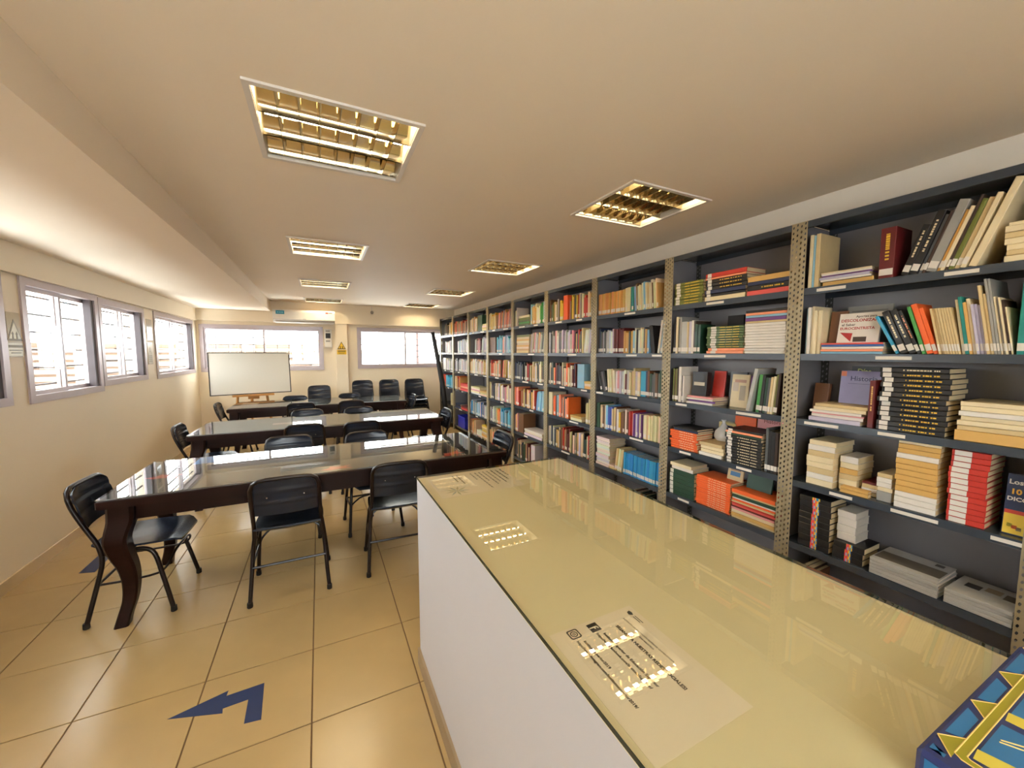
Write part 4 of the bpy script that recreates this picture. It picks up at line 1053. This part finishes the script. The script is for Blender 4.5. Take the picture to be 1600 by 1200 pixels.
# blue and gold printed box at the right front corner
def gold_box():
    W, D, H = .45, .32, .045
    M = T(.735 + W / 2, .1965 - D / 2, CZ + .0006, R(-.6))
    t = tag(empty('printed_box', M), 'dark blue box lid with gold zigzag lines at the counter corner', 'box')
    cN, cB, cG, cY = cmat((24, 38, 92)), cmat((28, 104, 156)), cmat((222, 190, 110)), cmat((146, 138, 22))
    body = MB().cbox(-W / 2, -D / 2, 0, W / 2, D / 2, H, .006).build('lid', cN, t)
    z = H + .0002; ye, yb = D / 2 - .006, D / 2 - .028
    MB().prism([(-W / 2 - .0004, -D / 2 + .01), (-W / 2, -D / 2 + .01), (-W / 2, D / 2 - .01), (-W / 2 - .0004, D / 2 - .01)], .004, H - .008).build('side_print', cB, body)
    for q in range(-1, 4):
        x = -W / 2 + .054 + q * .127
        if q >= 0:
            MB().prism([(x - .030, yb), (x + .027, yb), (x, ye)], z, z + .0003).build('gold_panel', cY, body)
            for ex in (-.030, .027): MB().tube([(x, ye, z + .0006), (x + ex, yb, z + .0006)], .0008, 5).build('gold_line', cG, body)
        xa, xb = max(x + .012, -W / 2 + .012), min(x + .115, W / 2 - .01)
        MB().prism([(xa + .012, yb + .004), (xb - .028, yb + .004), (xb - .012, ye - .003), (xa + .004, ye - .003)], z - .0001, z + .0002).build('blue_panel', cB, body)
    x0 = -W / 2 + .031
    MB().prism([(x0 + .006, yb), (W / 2 - .006, yb), (W / 2 - .006, yb - .010), (x0 + .012, yb - .010), (x0 + .010, yb - .014), (x0 + .010, -D / 2 + .03), (x0, -D / 2 + .03), (x0, yb - .008)], z + .0003, z + .0008).build('gold_band', cY, body)
    MB().tube([(x0, -D / 2 + .03, z + .0009), (x0, yb - .008, z + .0009), (x0 + .006, yb, z + .0009), (W / 2 - .008, yb, z + .0009)], .0009, 5).build('gold_line', cG, body)
    MB().tube([(x0 + .010, -D / 2 + .03, z + .0009), (x0 + .010, yb - .014, z + .0009), (x0 + .013, yb - .010, z + .0009), (W / 2 - .008, yb - .010, z + .0009)], .0009, 5).build('gold_line', cG, body)
    for q in range(3):
        x = x0 + .03 + q * .127
        MB().prism([(x + .005, yb - .014), (x + .10, yb - .014), (x + .13, -D / 2 + .05), (x + .09, -D / 2 + .05)], z, z + .0003).build('blue_panel', cB, body)
        MB().prism([(x - .012, yb - .014), (x + .012, yb - .012), (x + .075, -D / 2 + .06), (x + .02, -D / 2 + .06)], z + .0001, z + .0005).build('gold_panel', cmat((206, 188, 70)), body)
        for dx in (0, .006): MB().tube([(x + .055 + dx, yb - .022, z + .0008), (x + .075 + dx * 2, yb - .055, z + .0008)], .0010, 5).build('gold_line', cG, body)
gold_box()

# ================================================================== FLOOR ARROWS
def decal(pts, label, name='floor_arrow'):
    o = MB().prism(pts, .0002, .0010).build(name, M_BLUE)
    return tag(o, label, 'floor marking')
decal([(-.640, 2.036), (-.434, 1.965), (-.438, 1.992), (-.344, 1.996), (-.342, 1.866), (-.279, 1.856), (-.290, 2.068), (-.437, 2.062), (-.434, 2.092)], 'dark blue bent arrow taped on the floor left of the counter')
decal([(-1.590, 3.736), (-1.495, 3.706), (-1.495, 4.14), (-1.455, 4.14), (-1.54, 4.36), (-1.63, 4.12), (-1.585, 4.12)], 'dark blue straight arrow taped on the floor beside the left wall')

# ================================================================== FAR WALL THINGS
def whiteboard():
    A, B = Vector((-1.625, 7.84)), Vector((-.475, 8.10))
    d = (B - A); L = d.length; ang = math.atan2(d.y, d.x)
    M = Matrix.Translation((A.x, A.y, .848)) @ Matrix.Rotation(ang, 4, 'Z') @ Matrix.Rotation(R(-5), 4, 'X')
    t = tag(empty('whiteboard', M), 'large whiteboard with dark frame resting on a wooden easel', 'whiteboard')
    H = .725; f = .016
    MB().box(f, .003, f, L - f, .014, H - f).build('board', M_BOARD, t)
    for (x0, z0, x1, z1) in ((.04, 0, L - .04, f), (.04, H - f, L - .04, H), (0, .04, f, H - .04), (L - f, .04, L, H - .04)):
        MB().box(x0, 0, z0, x1, .018, z1).build('frame_strip', M_BFRAME, t)
    for x in (0, L - .04):
        for z in (0, H - .04):
            MB().box(x, -.001, z if z == 0 else z + .024, x + .04, .019, z + .016 if z == 0 else z + .04).box(x if x == 0 else x + .024, -.001, z, x + .016 if x == 0 else x + .04, .019, z + .04).build('corner_cap', M_BFRAME if z == 0 or x == 0 else M_FRAMEW, t)
    e = tag(empty('easel', Matrix.Translation((A.x, A.y, 0)) @ Matrix.Rotation(ang, 4, 'Z')), 'light pine easel holding up the whiteboard', 'easel')
    MB().box(.30, -.06, .815, .90, .05, .846).build('ledge', M_EASEL, e)
    MB().box(.52, -.02, .765, .68, .04, .814).build('ledge_block', M_EASEL, e)
    for x, sx in ((.38, -.06), (.80, .06)):
        MB().tube([(x + sx * 1.4, -.02, 0), (x, .07, .85), (x - sx, .12, 1.52)], .020, 4).build('leg', M_EASEL, e)
    MB().tube([(.59, .30, 0), (.59, .15, 1.50)], .018, 4).build('leg', M_EASEL, e)
    MB().box(.575, .06, .55, .60, .09, .80).build('mast', M_EASEL, e)
    MB().box(.40, .10, 1.45, .78, .13, 1.49).build('cross_rail', M_EASEL, e)
whiteboard()

def air_con():
    x0, x1, z0, z1, yb = -.722, .295, 2.118, 2.352, YF - .102
    t = tag(empty('air_conditioner', T(0, 0, 0)), 'white wall air conditioner with a blue sticker above the whiteboard window', 'air conditioner')
    prof = [(yb, z0 + .02), (yb - .05, z0), (yb - .15, z0 + .018), (yb - .195, z0 + .05), (yb - .20, z1 - .05), (yb - .18, z1 - .008), (yb, z1)]
    vs = [(x0, y, z) for y, z in prof] + [(x1, y, z) for y, z in prof]; n = len(prof)
    MB().add(vs, [(i, n + i, n + (i + 1) % n, (i + 1) % n) for i in range(n)] + [tuple(range(n)), tuple(range(2 * n - 1, n - 1, -1))]).build('body', mat('ac_white', (232, 226, 214), .35), t)
    y = yb - .1995
    MB().box(x0 + .05, y - .003, z1 - .095, x0 + .185, y, z1 - .03).build('blue_sticker', cmat((40, 142, 164)), t)
    for q in range(3): MB().box(x0 + .07 + q * .035, y - .004, z1 - .07, x0 + .095 + q * .035, y - .003, z1 - .055).build('sticker_print', cmat((150, 200, 210)), t)
    MB().box(x1 - .16, y - .003, z1 - .062, x1 - .11, y, z1 - .034).build('logo', cmat((150, 50, 44)), t)
    MB().box(x1 - .105, y - .003, z1 - .056, x1 - .04, y, z1 - .040).build('logo', cmat((90, 84, 80)), t)
    MB().box(-.24, y - .003, z0 + .055, -.19, y, z0 + .062).build('logo', cmat((150, 144, 136)), t)
    MB().add([(x0 + .04, yb - .155, z0 + .004), (x1 - .04, yb - .155, z0 + .004), (x1 - .04, yb - .06, z0 - .012), (x0 + .04, yb - .06, z0 - .012), (x0 + .04, yb - .155, z0 + .010), (x1 - .04, yb - .155, z0 + .010), (x1 - .04, yb - .06, z0 - .006), (x0 + .04, yb - .06, z0 - .006)], [(3, 2, 1, 0), (4, 5, 6, 7), (0, 1, 5, 4), (2, 3, 7, 6), (0, 4, 7, 3), (1, 2, 6, 5)]).build('louvre', mat('ac_louvre', (214, 206, 196), .4), t)
    MB().box(x0 + .005, y - .0015, z0 + .044, x1 - .005, y, z0 + .048).build('seam', mat('ac_seam', (90, 84, 78), .6), t)
air_con()

def wall_items():
    # control box with dark display
    x, y = .175, YF
    t = tag(empty('control_box', T(x, y - .0005, 0)), 'small white control box with a dark display beside the pillar', 'control panel')
    MB().cbox(-.065, -.055, 1.66, .065, 0, 2.02, .008).build('case', mat('box_white', (224, 218, 206), .4), t)
    MB().box(-.048, -.058, 1.84, .040, -.055, 1.94).build('display', M_BLACK, t)
    MB().box(-.045, -.057, 1.77, .03, -.055, 1.80).build('button_plate', mat('box_grey', (150, 146, 140), .5), t)
    MB().box(-.045, -.057, 1.965, .03, -.055, 1.995).build('button_plate', MATS['box_grey'], t)
    # yellow warning sign on the pillar
    def sign(M, label, cy, cw, name, s=1.0):
        t = tag(empty(name, M), label, 'sign')
        V = Matrix(((1, 0, 0, 0), (0, 0, -1, 0), (0, 1, 0, 0), (0, 0, 0, 1)))
        tri = lambda a: [(-.078 * a, .165 - .062 * a), (.078 * a, .165 - .062 * a), (0, .165 + .088 * a)]
        MB().prism([(-.085, 0), (.085, 0), (.085, .088), (-.085, .088)], 0, .002, 0, V).build('text_plate', cy, t)
        MB().prism(tri(1.0), 0, .002, 0, V).build('triangle_border', cw, t)
        MB().prism(tri(.76), .002, .003, 0, V).build('triangle', cy, t)
        for x in (-.02, .02):
            MB().prism([(x - .008, .118), (x + .008, .118), (x + .006, .148), (x + .013, .148), (x, .168), (x - .013, .148), (x - .006, .148)], .003, .004, 0, V).build('pictogram', cw, t)
        for q, (w, h) in enumerate(((.072, .018), (.066, .007), (.050, .007))):
            zz = (.056, .034, .016)[q]
            MB().box(-w, -.003, zz, w, -.002, zz + h).build('print_line', cw, t)
        return t
    sign(T(.405, YF - .081, 1.525), 'yellow triangle warning sign with two figures on the pillar', M_YEL, cmat((70, 52, 16)), 'warning_sign', 1)
    sg = mat('sign_pale', (206, 196, 160), .25, noise=.05); sd = cmat((132, 122, 96))
    m = sign(T(XL + .003, 3.972, 1.545, R(90)), 'faded laminated triangle sign left of the double window', sg, sd, 'warning_sign', 1)
    MB().box(-.066, -.0008, -.008, .066, -.0003, .30).build('lamination', mat('laminate', (190, 176, 146), .15), m)
    # two papers between the left windows
    o = MB().box(0, 0, 0, .003, .17, .26).build('wall_paper_sheet', mat('laminate2', (214, 206, 188), .15), None, T(XL, 6.33, 1.72))
    tag(o, 'white laminated notice high between the left windows', 'paper')
    MB().box(.003, .03, .06, .0036, .10, .07).box(.003, .09, .03, .0036, .14, .045).build('print_line', sd, o)
    o = MB().box(0, 0, 0, .003, .15, .27).build('wall_paper_sheet', mat('laminate2', (214, 206, 188), .15), None, T(XL, 6.31, 1.42))
    tag(o, 'grey printed notice low between the left windows', 'paper')
    for q in range(4): MB().box(.003, .02, .03 + q * .022, .0036, .13, .044 + q * .022).build('print_line', sd, o)
    MB().box(.003, .05, .15, .0036, .10, .21).build('print_line', sd, o)
    # motion sensor
    t = tag(empty('motion_sensor', T(.99, YF - .1005, 2.36)), 'small grey motion sensor on the far beam', 'sensor')
    MB().box(-.006, -.012, .03, .006, 0, .13).build('stem', mat('sensor_white', (214, 206, 190), .5), t)
    MB().tube([(0, -.02, .035), (0, -.035, .02), (0, -.05, -.005), (0, -.052, -.02)], [.016, .030, .026, .010], 10).build('head', mat('sensor_grey', (140, 132, 118), .4), t, None, True)
wall_items()

# folded projection screen on a tripod by the last bookcase
def screen():
    t = tag(empty('projection_screen', T(2.17, 7.55, 0)), 'tall folded black projection screen on a tripod by the last bookcase', 'projection screen')
    MB().tube([(-.155, 0, 1.93), (-.07, -.005, 1.45), (.02, -.01, .95), (.10, -.02, .13)], [.036, .042, .052, .05], 10).build('screen_case', M_BLACK, t, None, True)
    MB().tube([(-.16, 0, 1.965), (-.155, 0, 1.925)], .038, 8).build('end_cap', M_BLACK, t, None, True)
    MB().tube([(.0, .05, .32), (-.015, .05, 1.62)], .010, 8).build('pole', M_BLACK, t)
    MB().tube([(.0, .05, .30), (.0, .05, .40)], .022, 8).build('tripod_collar', M_BLACK, t)
    for a in (20, 150, 265):
        c, s = math.cos(R(a)), math.sin(R(a))
        MB().tube([(0.01 * c, .05 + .01 * s, .36), (.20 * c, .05 + .20 * s, .012)], .010, 6).build('leg', M_BLACK, t)
screen()
print('books as single things:', NB[0])
